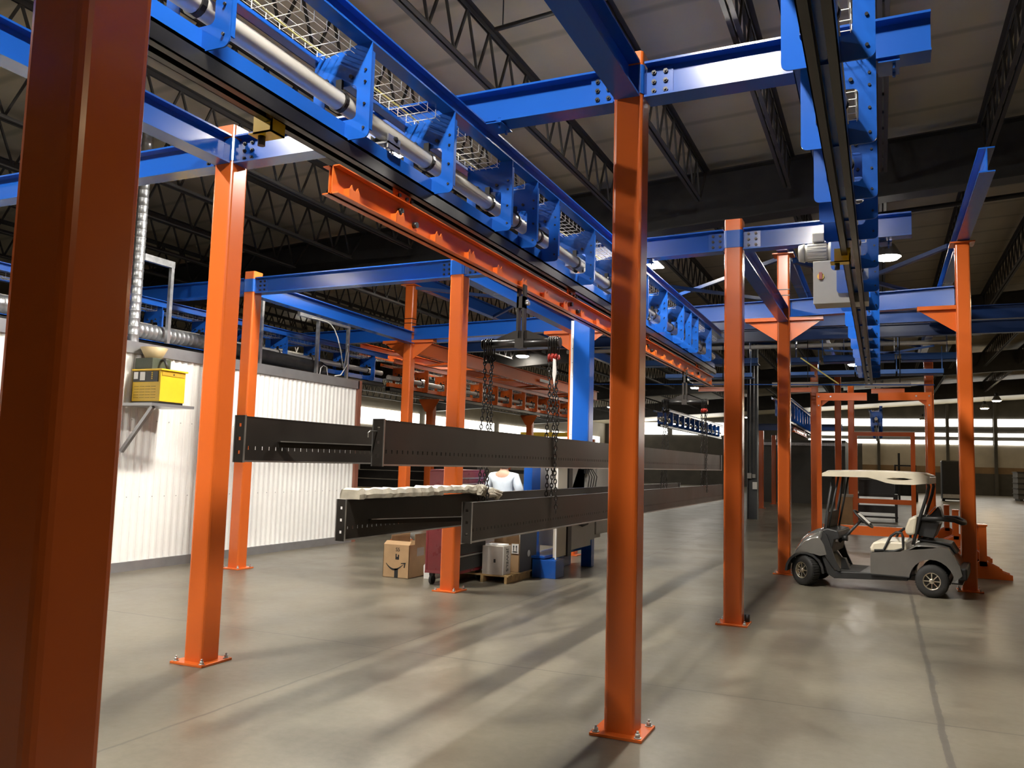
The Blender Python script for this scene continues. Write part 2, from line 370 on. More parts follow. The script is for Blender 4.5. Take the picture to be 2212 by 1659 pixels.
# ------------------------------------------------------------------ orange posts
def column(x, y, h, label, sleeve=None, plates='', corbels='', cap=False, hw=.1, plate=.17, bolts=True, mt=None, clips=False, grp='orange steel posts'):
    t = thing('steel_post', label, 'post', (x, y, 0), group=grp)
    mt = mt or ORANGE
    MB().prism(rrect(x-hw, x+hw, y-hw, y+hw, hw*.26), 'z', .015, h, False).build('shaft', mt, t)
    MB().box(x-plate, x+plate, y-plate, y+plate, .0, .019).build('base_plate', mt, t, bevel=.003)
    if bolts:
        for sx in (-1, 1):
            for sy in (-1, 1):
                bx, by = x+sx*plate*.8, y+sy*plate*.8
                tag(MB().cyl((bx,by,.019),(bx,by,.024),.024,12).cyl((bx,by,.024),(bx,by,.046),.016,6).cyl((bx,by,.046),(bx,by,.062),.008,8).build('anchor_bolt', BRIGHT, t))
    if cap: MB().box(x-.17, x+.17, y-.17, y+.17, h, h+.02).build('cap_plate', mt, t)
    for c in corbels:
        dx, dy = {'l':(-1,0),'r':(1,0),'f':(0,-1)}[c]
        m = MB(); i0 = 0
        a, b_ = hw, hw+.5
        m.box(a, b_+.03, -.08, .08, 4.235, 4.26).prism([(a,4.235),(b_,4.235),(b_,4.2),(a,3.86)], 'y', -.006, .006).box(a, b_+.03, -.08, .08, 4.2, 4.235)
        m.f = m.f; m.xf(Matrix.Translation((x,y,0)) @ Matrix.Rotation(math.atan2(dy,dx), 4, 'Z'))
        m.build('corbel', mt, t)
    if sleeve:
        z0, z1 = sleeve
        o = rrect(x-hw-.008, x+hw+.008, y-hw-.008, y+hw+.008, hw*.26+.008); i_ = rrect(x-hw-.0005, x+hw+.0005, y-hw-.0005, y+hw+.0005, hw*.26)
        MB().plate_hole(o, i_, 'z', z0, z1).build('sleeve', BLUE, t)
        for d in plates:
            dx, dy = {'l':(-1,0),'r':(1,0),'f':(0,-1),'b':(0,1)}[d]
            A = Matrix.Translation((x,y,0)) @ Matrix.Rotation(math.atan2(dy,dx), 4, 'Z')
            sy = -1 if d == 'r' else 1
            pl = MB().box(hw+.008, hw+.19, sy*.008, sy*.018, z0+.005, z1-.005).xf(A).build('splice_plate', BLUE, t)
            for bx in (hw+.06, hw+.14):
                for k in range(3): bolt_mb(MB(), (bx, sy*.018, z0+.035+k*(z1-z0-.07)/2), (0, sy, 0), .017, .014).xf(A).build('bolt', BLACKSTEEL, t).parent = pl
    if clips:
        for zz in (4.62, 4.72): MB().box(x-hw-.006, x+hw+.006, y-hw-.006, y+hw+.006, zz, zz+.015).build('band', BLACKSTEEL, t)
    return t
ZB, ZT = 4.175, 4.425
SLV = (4.2, 4.4)
column(-1.79, 1.37, 4.52, 'huge orange post standing closest to the camera, cut by the picture edge')
column(-5.13, 5.37, 4.52, 'bright orange post in front of the white cabin with a blue sleeve on top', SLV, 'rl')
column(-1.54, 5.33, 4.5, 'tall orange post bolted to the floor where the near blue beams cross', SLV, 'rl')
column(-8.87, 9.9, 4.52, 'orange post half hidden behind the bright one, near the cabin corner', SLV, 'r')
column(-5.2, 9.8, 4.52, 'orange post standing before the dark red tool chest', SLV, 'rl')
column(-1.51, 9.52, 4.53, 'orange post before the cart nose with a black plug on its base', SLV, 'rl')
MB_ = MB().cyl((-1.51+.13,9.52+.1,.019),(-1.51+.13,9.52+.1,.1),.03,12)
tag(MB_.build('black_plug', BLACKP), 'small black cylinder standing on the base plate of the post before the cart', 'plug')
column(-9.3, 15.3, 5.45, 'orange post with spread corbels behind the boxes, beyond the cabin end', None, '', 'lr', True, clips=True)
column(-5.35, 14.9, 5.4, 'orange corbelled post hidden behind the blue lift post', None, '', 'lr', True, bolts=False)
column(-1.48, 14.5, 5.33, 'orange corbelled post at the front wheel of the golf cart', None, '', 'lr', True, clips=True)
column(1.16, 14.1, 5.2, 'orange post with a one-sided corbel behind the golf cart tail', None, '', 'l', True)
# ------------------------------------------------------------------ blue beams
def beam(p, q, z0, z1, label, m=None, stiff=(), grp='blue beams of the overhead frame'):
    t = thing('steel_beam', label, 'beam', ((p[0]+q[0])/2, (p[1]+q[1])/2, z0), group=grp)
    d = Vector((q[0]-p[0], q[1]-p[1], 0)); L = d.length; A = Matrix.Translation((p[0],p[1],0)) @ Matrix.Rotation(math.atan2(d.y,d.x), 4, 'Z'); h = z1-z0; f = .17
    for nm, za, zb in (('bottom_flange', z0, z0+.015), ('top_flange', z1-.015, z1)):
        MB().box(0, L, -f/2, f/2, za, zb).xf(A).build(nm, m or BLUE, t)
    MB().box(0, L, -.006, .006, z0+.015, z1-.015).xf(A).build('web', m or BLUE, t)
    return t
g = .11
beam((-9.2,5.36),(-5.13-g,5.36), ZB, ZT, 'blue crossbeam running off behind the huge post')
beam((-5.13+g,5.36),(-1.54-g,5.34), ZB, ZT, 'blue crossbeam carrying the near conveyor, between two posts')
beam((-1.54+g,5.33),(.3,5.3), ZB, ZT, 'short blue crossbeam with a sun-like glare, carrying the far conveyor')
beam((-1.54,-1.2),(-1.54,5.33-g), ZB, ZT, 'dark underside of the blue beam passing overhead to the middle post')
beam((-5.13,-1.2),(-5.13,5.37-g), ZB, ZT, 'blue beam leading back from the bright post, above the cabin')
beam((-12.5,9.95),(-8.87-g,9.9), ZB, ZT, 'blue crossbeam above the cabin roof pipes')
beam((-8.87+g,9.9),(-5.2-g,9.8), ZB, ZT, 'long dark blue crossbeam between the cabin corner and the tool chest post')
beam((-5.2+g,9.8),(-1.51-g,9.52), ZB, ZT, 'blue crossbeam behind the orange load bar')
beam((-1.51+g,9.52),(.32,9.45), ZB, ZT, 'short blue crossbeam with a glare behind the gear motor')
beam((-8.95,10.0),(-9.2,15.2), ZB, ZT, 'sky blue lit beam sloping away to the corbelled post')
beam((-5.2,9.92),(-5.33,14.8), ZB, ZT, 'lit blue beam running under the load bar to the blue lift post')
beam((-1.51,9.63),(-1.48,14.4), ZB+.0, ZT, 'dark beam meeting the corbelled post by the cart')
beam((-13.5,15.6),(-9.3-g,15.3), 4.26, 4.56, 'blue crossbeam past the cabin end on corbels')
beam((-9.3+g,15.3),(-5.35-g,14.9), 4.26, 4.56, 'blue crossbeam on corbels above the boxes')
beam((-5.35+g,14.9),(-1.48-g,14.5), 4.26, 4.56, 'blue crossbeam on corbels behind the spreader pipe')
beam((-1.48+g,14.5),(1.16-g,14.1), 4.26, 4.56, 'blue crossbeam on corbels above the golf cart')
for x0, y0, y1, z, nm in ((-9.35, 15.0, 31, 5.49, 'behind the cabin end'), (-5.4, 14.6, 31, 5.44, 'behind the blue lift post'), (-1.48, 14.2, 30, 5.36, 'over the corbelled post by the cart'), (1.17, 10.8, 29, 5.23, 'over the cart tail post')):
    beam((x0,y0),(x0,y1), z, z+.3, 'high blue runway beam on cap plates '+nm, grp='high runway beams')
# horizontal X bracing up there
br = 0
for (xa, xb) in ((-9.35,-5.4),(-5.4,-1.48),(-1.48,1.17)):
    for (ya, yb) in ((15.2, 19.5), (23, 27)):
        z = 5.42; t = thing('cross_brace', 'dark flat cross brace between the high runway beams, '+ORD[br]+' of six', 'brace', ((xa+xb)/2,(ya+yb)/2,z), group='dark cross braces'); br += 1
        MB().bar((xa+.1,ya+.1,z),(xb-.1,yb-.1,z),.07,.07).build('diagonal', DBLUE, t); MB().bar((xb-.1,ya+.1,z+.08),(xa+.1,yb-.1,z+.08),.07,.07).build('diagonal', DBLUE, t)
for i, yy in enumerate((20.3, 22.3)):
    beam((-12.5,yy),(3.6,yy-.4), 5.0, 5.3, 'dark blue crossbeam hanging under the runway beams, '+('nearer' if i==0 else 'farther')+' one', DBLUE, grp='high crossbeams')
# ------------------------------------------------------------------ overhead conveyors
WIRE = mat('zinc_wire', (.75,.74,.7), .4, .2, .1, 20)
YCABLE = mat('yellow_cable', (.68,.58,.2), .5, 0, .1, 20)
def bracket_mesh(xr):
    m = MB(); th = .008
    o = []; i_ = []
    x0, x1, z0, z1 = xr-.395, xr, 3.50, 4.06
    hx0, hx1, hz0, hz1 = xr-.315, xr-.092, 3.62, 3.822
    o = rrect(x0, x1, z0, z1, .035, 4); i_ = rrect(hx0, hx1, hz0, hz1, .03, 4)
    # square top corners
    o[5:10] = [(x1,z1-.0)]*5; o[10:15] = [(x0+.07,z1-.045),(x0+.07,z1-.045),(x0+.055,z1),(x0,z1),(x0,z1-.02)]
    o = [(a,b) for a,b in o]
    o[5] = (x1, z1-.03); o[6] = (x1, z1-.02); o[7] = (x1,z1-.01); o[8] = (x1, z1); o[9] = (x1-.1, z1)
    m.plate_hole(o, i_, 'y', -th/2, th/2)
    # folded edge flanges
    m.box(x1-.008, x1, 0, .03, z0+.05, z1-.05)
    return m
def conveyor(xr, ya, yb, ys, label, mm=None, clampys=(5.33, 9.6), dz=0., rail=True):
    t = thing('overhead_conveyor', label, 'conveyor', (xr-.2, ya, 3.4)); xc = xr-.205
    mm = mm or BLUE
    MB().ibeam('y', ya, yb, xr-.05, 4.06, 4.172, .1, .012, .01).build('top_rail', mm, t)
    MB().box(xc-.042, xc+.042, ya, yb, 3.512, 3.605).build('side_channel', mm, t)
    m = MB()
    for s in (-1, 1): m.box(xc+s*.022, xc+s*.066, ya, yb, 3.49, 3.508).box(xc+s*.06, xc+s*.066, ya, yb, 3.41, 3.508).box(xc+s*.022, xc+s*.066, ya, yb, 3.41, 3.418)
    m.build('track_rail', BLACKSTEEL, t)
    MB().cyl((xc,ya,3.735),(xc,yb,3.735),.055,20).build('drive_tube', ALUTUBE, t)
    m = MB().box(xr-.44, xr-.37, ya, yb, 4.0, 4.006).box(xr-.44, xr-.434, ya, yb, 4.0, 4.075); m.build('edge_angle', mm, t)
    m = MB(); L = yb-ya
    for fx in (-.34, -.285, -.23, -.175, -.12): m.cyl((xr+fx,ya,4.012),(xr+fx,yb,4.012),.002,4)
    for fx in (-.345, -.115): m.cyl((xr+fx,ya,4.04),(xr+fx,yb,4.04),.002,4)
    n = int(L/.11)
    for i in range(n):
        y = ya+.05+i*.11
        if y > 16 and i % 2: continue
        m.bar((xr-.345,y,4.007),(xr-.115,y,4.007),.0038,.0038).bar((xr-.345,y,4.007),(xr-.345,y,4.065),.0038,.0038,(0,1,0)).bar((xr-.115,y,4.007),(xr-.115,y,4.065),.0038,.0038,(0,1,0))
    m.build('cable_tray', WIRE, t)
    pts = [(xr-.3+.02*math.sin(y*3.1), y, 4.03+.006*math.sin(y*5)) for y in [ya+i*.25 for i in range(int(L/.25))]]
    MB().tube(pts, .006, 5).build('cable', YCABLE, t)
    b0 = bracket_mesh(0.); first = None; bl = None
    for k, y in enumerate(ys):
        if first is None:
            first = b0.build('hanger_bracket', mm, None, world=False); first.parent = t
            q = first
            bo = MB()
            for zz in (3.56, 3.7, 3.83, 3.9): bo.cyl((-.035,-.012,zz),(-.035,-.004,zz),.008,8)
            for xx, zz in ((-.13,3.87),(-.3,3.87)): bo.cyl((xx,-.02,zz),(xx,-.004,zz),.012,6)
            bo = bo.build('bolts', BLACKSTEEL, None, world=False); bo.parent = q; bl = bo
            cl = MB().plate_hole([(-.205+.066*math.cos(a),3.735+.066*math.sin(a)) for a in [i*math.pi/8 for i in range(16)]], [(-.205+.056*math.cos(a),3.735+.056*math.sin(a)) for a in [i*math.pi/8 for i in range(16)]], 'y', -.03, .0).box(-.225,-.185,-.025,-.005,3.8,3.86)
            cl = cl.build('tube_clamp', BLACKSTEEL, None, world=False); cl.parent = q
        else:
            q = first.copy(); COL.objects.link(q); q.parent = t
            for c_ in (bl, cl):
                c = c_.copy(); COL.objects.link(c); c.parent = q
        q.location = (xr-(xr-.2), y-ya, -3.4)
    t.location.z += dz
    for y in clampys:
        MB().box(xr-.14, xr+.08, y-.09, y+.09, 4.172, 4.18).box(xr+.01, xr+.13, y-.1, y+.1, 4.15, 4.158).cyl((xr+.1,y-.06,4.12),(xr+.1,y-.06,4.2),.01,6).cyl((xr+.1,y+.06,4.12),(xr+.1,y+.06,4.2),.01,6).build('beam_clamp', mm, t)
    return t, xc
def drive(t, xc, y, big=False):
    # spring loaded drive wheel set hugging the tube
    m = MB().box(xc-.07, xc+.07, y-.07, y+.07, 3.64, 3.652).box(xc+.06, xc+.07, y-.07, y+.07, 3.61, 3.70).box(xc-.07, xc-.06, y-.07, y+.07, 3.61, 3.70)
    o = m.build('drive_carriage', BRIGHT, t)
    w = MB()
    for s in (-1, 1): w.cyl((xc+s*.045,y-.02,3.685),(xc+s*.062,y+.03,3.69),.022,12)
    w.build('wheel', BLACKP, t)
    w = MB()
    for yy in (-.04, .04): w.tube([(xc+.03+.012*math.cos(a*1.2), y+yy+.012*math.sin(a*1.2), 3.605+a*.0011) for a in range(0, 30)], .0025, 4)
    w.build('spring', BRIGHT, t)
def stop(t, x, y, flip=1):
    m = MB().box(x-.02, x+.10, y-.045, y-.037, 3.36, 3.47).box(x-.05, x+.1, y-.045, y+.06, 3.36, 3.368).box(x+.09, x+.1, y-.045, y+.06, 3.36, 3.43); o = m.build('end_stop', YELLOW, t)
    MB().cyl((x,y,3.31),(x,y,3.36),.02,12).build('plunger', BLACKP, t)
YA = [1.6, 2.68, 3.775, 4.78, 5.745, 6.27, 6.775, 7.79, 8.85, 9.9, 10.9, 11.94, 12.47, 12.99, 14.1]
ca, xca = conveyor(-2.615, -1.5, 15.3, YA, 'blue overhead conveyor above the hanging frames, shiny tube through its brackets')
for y in (4.25, 7.95, 10.6, 13.7): drive(ca, xca, y)
stop(ca, xca-.12, 3.28)
YBk = [1.6, 2.66, 3.78, 4.8, 5.8, 6.3, 6.85, 7.85, 8.9, 9.95, 11, 12.05, 13.1, 14.15, 15.2, 16.2, 17.2]
cb, xcb = conveyor(0.0, -1.5, 17.6, YBk, 'blue overhead conveyor seen from below above the cart, black twin track beneath')
stop(cb, xcb-.19, 2.5); stop(cb, xcb-.1, 7.0)
# gear motor and control cabinet of that conveyor
# drive motor beside the far conveyor
t = thing('gear_motor', 'grey finned gear motor bolted to the side of the far conveyor', 'motor', (-.45, 9.0, 3.95))
mx, my, mz = -.42, 9.15, 4.0
MB().cyl((mx-.36,my,mz),(mx-.3,my,mz),.085,20,.1).cyl((mx-.3,my,mz),(mx-.06,my,mz),.09,20).cyl((mx-.06,my,mz),(mx+.03,my,mz),.105,20).build('motor_body', GREYP, t)
m = MB()
for i in range(16):
    a = i*math.pi/8; m.bar((mx-.27,my+.095*math.cos(a),mz+.095*math.sin(a)),(mx-.08,my+.095*math.cos(a),mz+.095*math.sin(a)),.006,.022,(0,-math.sin(a),math.cos(a)))
m.build('cooling_fins', GREYP, t)
MB().box(mx-.22,mx-.1,my-.06,my+.06,mz+.1,mz+.2).build('terminal_box', GREYP, t, bevel=.012)
t = thing('control_cabinet', 'pale grey electrical cabinet hung under the gear motor', 'cabinet', (-.4, 9.1, 3.3))
MB().box(-.62,-.1,9.0,9.28,3.42,3.86).build('body', GREYP, t, bevel=.006)
MB().box(-.625,-.095,8.975,8.999,3.415,3.865).build('door', GREYP, t, bevel=.006)
o = MB().cyl((-.55,8.975,3.7),(-.55,8.955,3.7),.035,14).build('switch_plate', YELLOW, t)
MB().box(-.565,-.535,8.925,8.955,3.665,3.735).build('isolator_knob', REDH, t)
# ------------------------------------------------------------------ orange load bar
def load_bar(xc, y0, y1, label, trol, z0=3.17, hooks=True, step=.5):
    t = thing('load_bar', label, 'load bar', (xc, y0, z0)); h = .165
    for s in (-1, 1):
        m = MB().box(xc+s*.008, xc+s*.014, y0, y1, z0, z0+h).box(xc+s*.008, xc+s*.055, y0, y1, z0, z0+.007).box(xc+s*.008, xc+s*.055, y0, y1, z0+h-.007, z0+h)
        m.build('channel', ORANGE, t)
    n = int((y1-y0-.3)/step) if hooks else 0
    for i in range(n+1 if hooks else 0):
        y = y0+.16+i*step
        for s in (1, -1):
            m = MB()
            pr = [(y-.05,z0+.007),(y+.05,z0+.007),(y+.05,z0+.055),(y+.03,z0+.085),(y+.012,z0+.06),(y-.012,z0+.06),(y-.03,z0+.085),(y-.05,z0+.055)]
            m.prism([pr[0],pr[1],pr[2],pr[3],pr[4],pr[5],pr[6],pr[7]], 'x', xc+s*.048, xc+s*.054)
            m.box(xc+s*.014, xc+s*.054, y-.053, y-.048, z0+.007, z0+.06)
            m.build('notch_plate', ORANGE, t)
    for y in trol:
        m = MB().box(xc-.007, xc+.007, y-.10, y+.10, z0+.06, z0+.27).prism([(y-.1,z0+.165),(y+.1,z0+.165),(y+.07,z0+.23),(y-.07,z0+.23)], 'x', xc-.02, xc+.02); o = m.build('trolley', ORANGE, t)
        for s in (-1, 1):
            for yy in (-.06, .06): MB().cyl((xc+s*.012,y+yy,z0+.275),(xc+s*.05,y+yy,z0+.275),.026,14).build('wheel', BLACKSTEEL, t).parent = o
        for yy in (-.07, .02, .08): MB().cyl((xc+.02,y+yy,z0+.2),(xc+.035,y+yy,z0+.2),.012,8).build('bolt', BLACKSTEEL, t).parent = o
        MB().cyl((xc+.014,y-.05,z0+.1),(xc+.04,y-.05,z0+.1),.022,12).build('pin', BLACKSTEEL, t).parent = o
        MB().cyl((xc+.014,y+.13,z0+.06),(xc+.045,y+.13,z0+.06),.02,12).build('pin', BLACKSTEEL, t).parent = o
    return t
XB = -2.805
load_bar(XB, 3.7, 15.1, 'long orange load bar hanging under the near conveyor track', (4.45, 7.65, 10.6, 13.9))
# ------------------------------------------------------------------ spreaders and chains
def spreader(y, label, x0=-3.12, x1=-2.42, zt=3.17, zp=2.70):
    t = thing('spreader_bar', label, 'spreader bar', (XB, y, zp)); xm = -2.77
    MB().cyl((x0,y,zp),(x1,y,zp),.036,18).build('pipe', BLACKSTEEL, t)
    m = MB()
    for s in (-1, 1): m.box(xm+s*.016, xm+s*.034, y-.03, y+.03, zp+.03, zt+.03)
    m.box(xm-.034, xm+.034, y-.03, y+.03, zp+.3, zp+.4); m.build('post', MILL, t)
    MB().prism([(xm-.26,zp+.034),(xm+.26,zp+.034),(xm+.06,zp+.11),(xm-.06,zp+.11)], 'y', y-.006, y+.006).build('gusset', MILL, t)
    for x in (x0, x1): MB().cyl((x-.006,y,zp),(x+.006,y,zp),.042,20).build('end_disc', MILL, t)
    MB().cyl((xm+.03,y,zp+.34),(xm+.07,y,zp+.34),.018,8).cyl((xm+.02,y,zp+.36),(xm+.06,y,zp+.36),.012,8).build('bolts', BRIGHT, t)
    MB().box(xm-.04,xm+.04,y-.04,y+.04,zp-.04,zp+.04).build('weld_block', MILL, t)
    return t
spreader(6.35, 'black pipe spreader bar with gusset plates hanging from the load bar, nearer the camera')
spreader(12.75, 'distant pipe spreader bar hanging near the far end of the load bar')
def link(m, c, tw, L=.046, w=.03, r=.0048, n=8, k=5):
    pts = []
    for i in range(n):
        a = 2*math.pi*i/n; xx = math.cos(a)*w/2*.75; zz = math.sin(a)*(L/2)
        if abs(math.sin(a)) < .8: zz *= .9; xx *= 1.05
        pts.append((c[0]+xx*math.cos(tw), c[1]+xx*math.sin(tw), c[2]+zz))
    m.tube(pts, r, k, True)
def chain_strand(m, p, z1, lean=(0,0), ph=0, step=.034, **k):
    z = p[2]; i = ph; z0 = p[2]
    while z > z1:
        f = (z0-z)/(z0-z1); sw = .006*math.sin(z*9+ph*2)
        link(m, (p[0]+lean[0]*f+sw, p[1]+lean[1]*f+sw, z), (i % 2)*math.pi/2+.4, **k); z -= step; i += 1
def sling(x, y, zb, label, zp=2.70, sides=((-.035,0),(.035,0),(0,.03)), coarse=False, red=True):
    t = thing('chain_sling', label, 'chain', (x, y, zp), group='chain slings on the spreader bars')
    sp = .021
    for k in range(4):
        xx = x-.032+k*sp; m = MB()
        pts = [(xx, y+.045*math.sin(a), zp+.002+.045*math.cos(a)*1.0-(.0 if abs(a) < 1.6 else 0)) for a in [(-1.6+3.2*i/10) for i in range(11)]]
        pts = [(xx, y-.03, zp-.11)]+pts+[(xx, y+.03, zp-.11)]
        m.tube(pts, .006, 6); m.build('shackle', CHAIN, t)
        h = MB().tube([(xx+.004,y-.028,zp-.1),(xx+.02*math.sin(k*2.),y-.03,zp-.13),(xx-.012,y,zp-.155),(xx+.01,y+.03,zp-.13),(xx,y+.028,zp-.105)], .0105, 6)
        h.build('hook', REDH if red else CHAIN, t)
    for j, (dx, dy) in enumerate(sides):
        m = MB(); kw = dict(n=6, k=4) if coarse else {}
        chain_strand(m, (x+dx, y+dy, zp-.16), zb+j*.02, ((-.03 if x < -2.8 else .0)+dx*.2, dy*.3), j, **kw)
        m.build('chain', CHAIN, t)
    return t
sling(-3.06, 6.35, 1.28, 'black lifting chains at the cabin-side end of the nearer spreader bar', red=False)
sling(-2.47, 6.35, 1.28, 'black lifting chains with red hooks at the post-side end of the nearer spreader bar')
sling(-3.06, 12.75, 1.3, 'distant black chains at the cabin-side end of the farther spreader bar', coarse=True, red=False)
sling(-2.47, 12.75, 1.3, 'distant black chains with red hooks on the farther spreader bar', coarse=True)
MB_ = MB().add([(-2.455,6.30,2.56),(-2.435,6.30,2.55),(-2.43,6.31,2.44),(-2.445,6.31,2.33),(-2.46,6.305,2.42),(-2.455,6.315,2.56),(-2.435,6.315,2.55),(-2.43,6.325,2.44),(-2.445,6.325,2.33),(-2.46,6.32,2.42)],[(0,1,2,3,4),(9,8,7,6,5),(0,5,6,1),(1,6,7,2),(2,7,8,3),(3,8,9,4),(4,9,5,0)])
tag(MB_.build('tag_wrapper', WHITE), 'crumpled clear plastic scrap caught among the red-hooked chains', 'wrapper')
# ------------------------------------------------------------------ black deck frames
def deck_beam(t, x, y0, y1, z0, h, face, nm='side_beam', yaw_=0.):
    # face +1: flat face toward +x
    m = MB(); hz = z0+h*.30; e = .010; st = .056; th = .006
    n = int((y1-y0-.08)/st)
    m.box(x-th/2, x+th/2, y0, y1, z0, hz-e).box(x-th/2, x+th/2, y0, y1, hz+e, z0+h)
    y = y0
    for i in range(n):
        yh = y0+.05+i*st; m.box(x-th/2, x+th/2, y, yh-.0055, hz-e, hz+e); y = yh+.0055
    m.box(x-th/2, x+th/2, y, y1, hz-e, hz+e)
    m.box(x-.045, x+.012, y0, y1, z0, z0+.007).box(x-.045, x+.004, y0, y1, z0+h-.006, z0+h)
    o = m.build(nm, MILL, t)
    ed = MB().box(x+.003, x+.016, y0, y1, z0-.003, z0+.006); q = ed.build('lower_lip', BRIGHT, t)
    for yy in (y0, y1):
        s = 1 if yy == y0 else -1
        c = MB(); w0, w1 = x-.052, x+.02
        zs = [z0-.006, z0+h*.2, z0+h*.5, z0+h*.8, z0+h+.004]; r = .009
        # end plate with three real holes
        pz = zs[0]
        for hzz in (z0+h*.2, z0+h*.5, z0+h*.8):
            c.box(w0, w1, yy-.006*s, yy, pz, hzz-r).box(w0, (w0+w1)/2-r, yy-.006*s, yy, hzz-r, hzz+r).box((w0+w1)/2+r, w1, yy-.006*s, yy, hzz-r, hzz+r); pz = hzz+r
        c.box(w0, w1, yy-.006*s, yy, pz, zs[4])
        c.build('end_plate', MILL, t)
        MB().box(w0-.002, w0+.004, yy-.008*s, yy+.001*s, zs[0], zs[4]).box(w1-.003, w1+.002, yy-.008*s, yy+.001*s, zs[0], zs[4]).build('plate_edge', BRIGHT, t)
    return o
def deck_frame(y0f, y0b, y1, z0, h, label, xf=-2.45, xbk=-3.15, dz=0.):
    t = thing('deck_frame', label, 'steel frame', ((xf+xbk)/2, y0f, z0), group='black deck frames hung for painting')
    deck_beam(t, xf, y0f, y1, z0, h, 1); deck_beam(t, xbk, y0b, y1-.2, z0, h, 1)
    y = y0b+.28; i = 0; zz = z0+h*.46
    while y < y1-1.2:
        yn = min(y+1.45, y1-.4)
        a, b_ = ((xbk+.01, y), (xf-.02, yn)) if i % 2 == 0 else ((xf-.02, y), (xbk+.01, yn))
        d = MB().box(0,1,-.018,.018,-.002,.002); L = Vector((b_[0]-a[0], b_[1]-a[1], 0)).length
        m = MB().bar((a[0],a[1],zz),(b_[0],b_[1],zz),.036,.004).bar((a[0],a[1],zz-.016),(b_[0],b_[1],zz-.016),.004,.03); m.build('diagonal_brace', MILL, t); MB().bar((a[0]+.018,a[1],zz+.003),(b_[0]+.018,b_[1],zz+.003),.006,.006).build('brace_edge', BRIGHT, t)
        if i % 2 == 0: MB().bar((xbk+.01,yn,zz+.012),(xf-.02,yn,zz+.012),.034,.01).build('cross_bar', BLACKSTEEL, t)
        y = yn; i += 1
    return t
deck_frame(3.78, 3.5, 14.05, 1.665, .245, 'upper black steel deck frame with rows of small holes, hanging in chains')
deck_frame(4.86, 4.46, 14.3, 1.175, .255, 'lower black steel deck frame hanging beneath the upper one')
tag(MB().tube([(-2.475,3.79,1.845),(-2.475,3.71,1.845),(-2.48,3.70,1.835),(-2.48,3.70,1.81)], .004, 6).build('wire_hook', BRIGHT), 'thin bent wire hook stuck in the end of the upper deck frame', 'hook')
# wrapped bundle lying on the lower frame
m = MB(); rnd = random.Random(4); N = 52; xa = -3.19; ring = []
for i in range(N+1):
    y = 4.5+(6.62-4.5)*i/N; f = i/N
    drop = 0 if f < .8 else (f-.8)*.2
    zt = 1.497+.006*math.sin(i*1.7)+rnd.uniform(-.005,.005)-drop; zb = 1.434-drop+.0*f + (.012 if .52 < f < .74 else 0)
    x0, x1 = xa-.02+rnd.uniform(-.004,.004), xa+.13+rnd.uniform(-.008,.008)+(.05*max(0,f-.75))
    ring.append([(x0,y,zb),(x1,y,zb+rnd.uniform(0,.008)),(x1+rnd.uniform(0,.006),y,(zb+zt)/2),(x1-.01,y,zt),(x0+.01,y,zt+rnd.uniform(-.003,.004)),(x0,y,(zb+zt)/2)])
vs = [v for r_ in ring for v in r_]; fs = []
for i in range(N): fs += [(i*6+k, i*6+(k+1)%6, (i+1)*6+(k+1)%6, (i+1)*6+k) for k in range(6)]
m.add(vs, fs); m.add(vs, [tuple(range(6))[::-1], tuple(range(N*6, N*6+6))])
t = thing('wrapped_bundle', 'long bundle in dusty wrapping film lying on the lower deck frame', 'bundle', (-3.2, 4.5, 1.437))
m.build('film_wrap', WRAP, t)
m = MB()
for k in range(3): m.tube([(-3.07+.03*math.sin(i*.9+k),6.2+i*.05,1.49-.006*i-.02*k) for i in range(10)], [.02+.012*math.sin(i*1.3+k) for i in range(10)], 6)
m.build('loose_film', WRAP, t)
# ------------------------------------------------------------------ white cabin
def cabin():
    t = thing('cabin', 'white corrugated cabin behind the bright orange post', 'cabin', (-9.9, 8, 0))
    X = -9.88; ya, yb, zh = 1.5, 14.27, 3.29
    m = MB(); p = .127; n = int((yb-ya)/p*4); pts = []
    for i in range(n+1):
        y = ya+i*p/4; ph = i % 4
        pts.append((X-(.0 if ph in (0,1) else .02), y))
    poly = pts
    vs = [(x,y,.13) for x,y in poly]+[(x,y,zh-.15) for x,y in poly]; k = len(poly)
    m.add(vs, [(i,i+1,k+i+1,k+i) for i in range(k-1)])
    m.add([(v[0]-.03,v[1],v[2]) for v in vs], [(i,k+i,k+i+1,i+1) for i in range(k-1)]); m.build('corrugated_wall', WHITEP, t)
    MB().box(X-.05, X+.025, ya, yb+.03, .0, .135).build('base_trim', GREYTRIM, t)
    MB().box(X-.06, X+.03, ya, yb+.03, zh-.17, zh).build('top_trim', GREYTRIM, t)
    MB().box(X-.07, X+.03, yb-.01, yb+.12, 0, zh+.005).build('corner_trim', mat('copper_trim', (.36,.17,.12), .35, .5, .1, 6), t)
    MB().box(X-6, X-.05, ya, yb+.1, 0, .1).box(X-6, X-.03, ya, yb+.1, zh-.08, zh-.02).box(X-6, X-.05, yb, yb+.08, .1, zh-.08).build('shell', GREYTRIM, t)
    sc = MB()
    for zz in (1.05, 2.16):
        for i in range(56): sc.cyl((X,ya+.1+i*.2286,zz),(X+.006,ya+.1+i*.2286,zz),.008,6)
    sc.build('screws', GREYTRIM, t)
cabin()
def ribbed(p, q, r, n, pitch, rib):
    p = Vector(p); q = Vector(q); L = (q-p).length; prof = []; k = int(L/pitch)
    for i in range(k): s = i*pitch; prof += [(r,s),(r,s+pitch*.75),(r+rib,s+pitch*.85),(r+rib,s+pitch*.95)]
    prof += [(r,L)]; return MB().lathe(p, q-p, prof, n)
t = thing('spiral_duct', 'horizontal silver spiral duct lying along the cabin roof edge', 'duct', (-10.15, 8, 3.3))
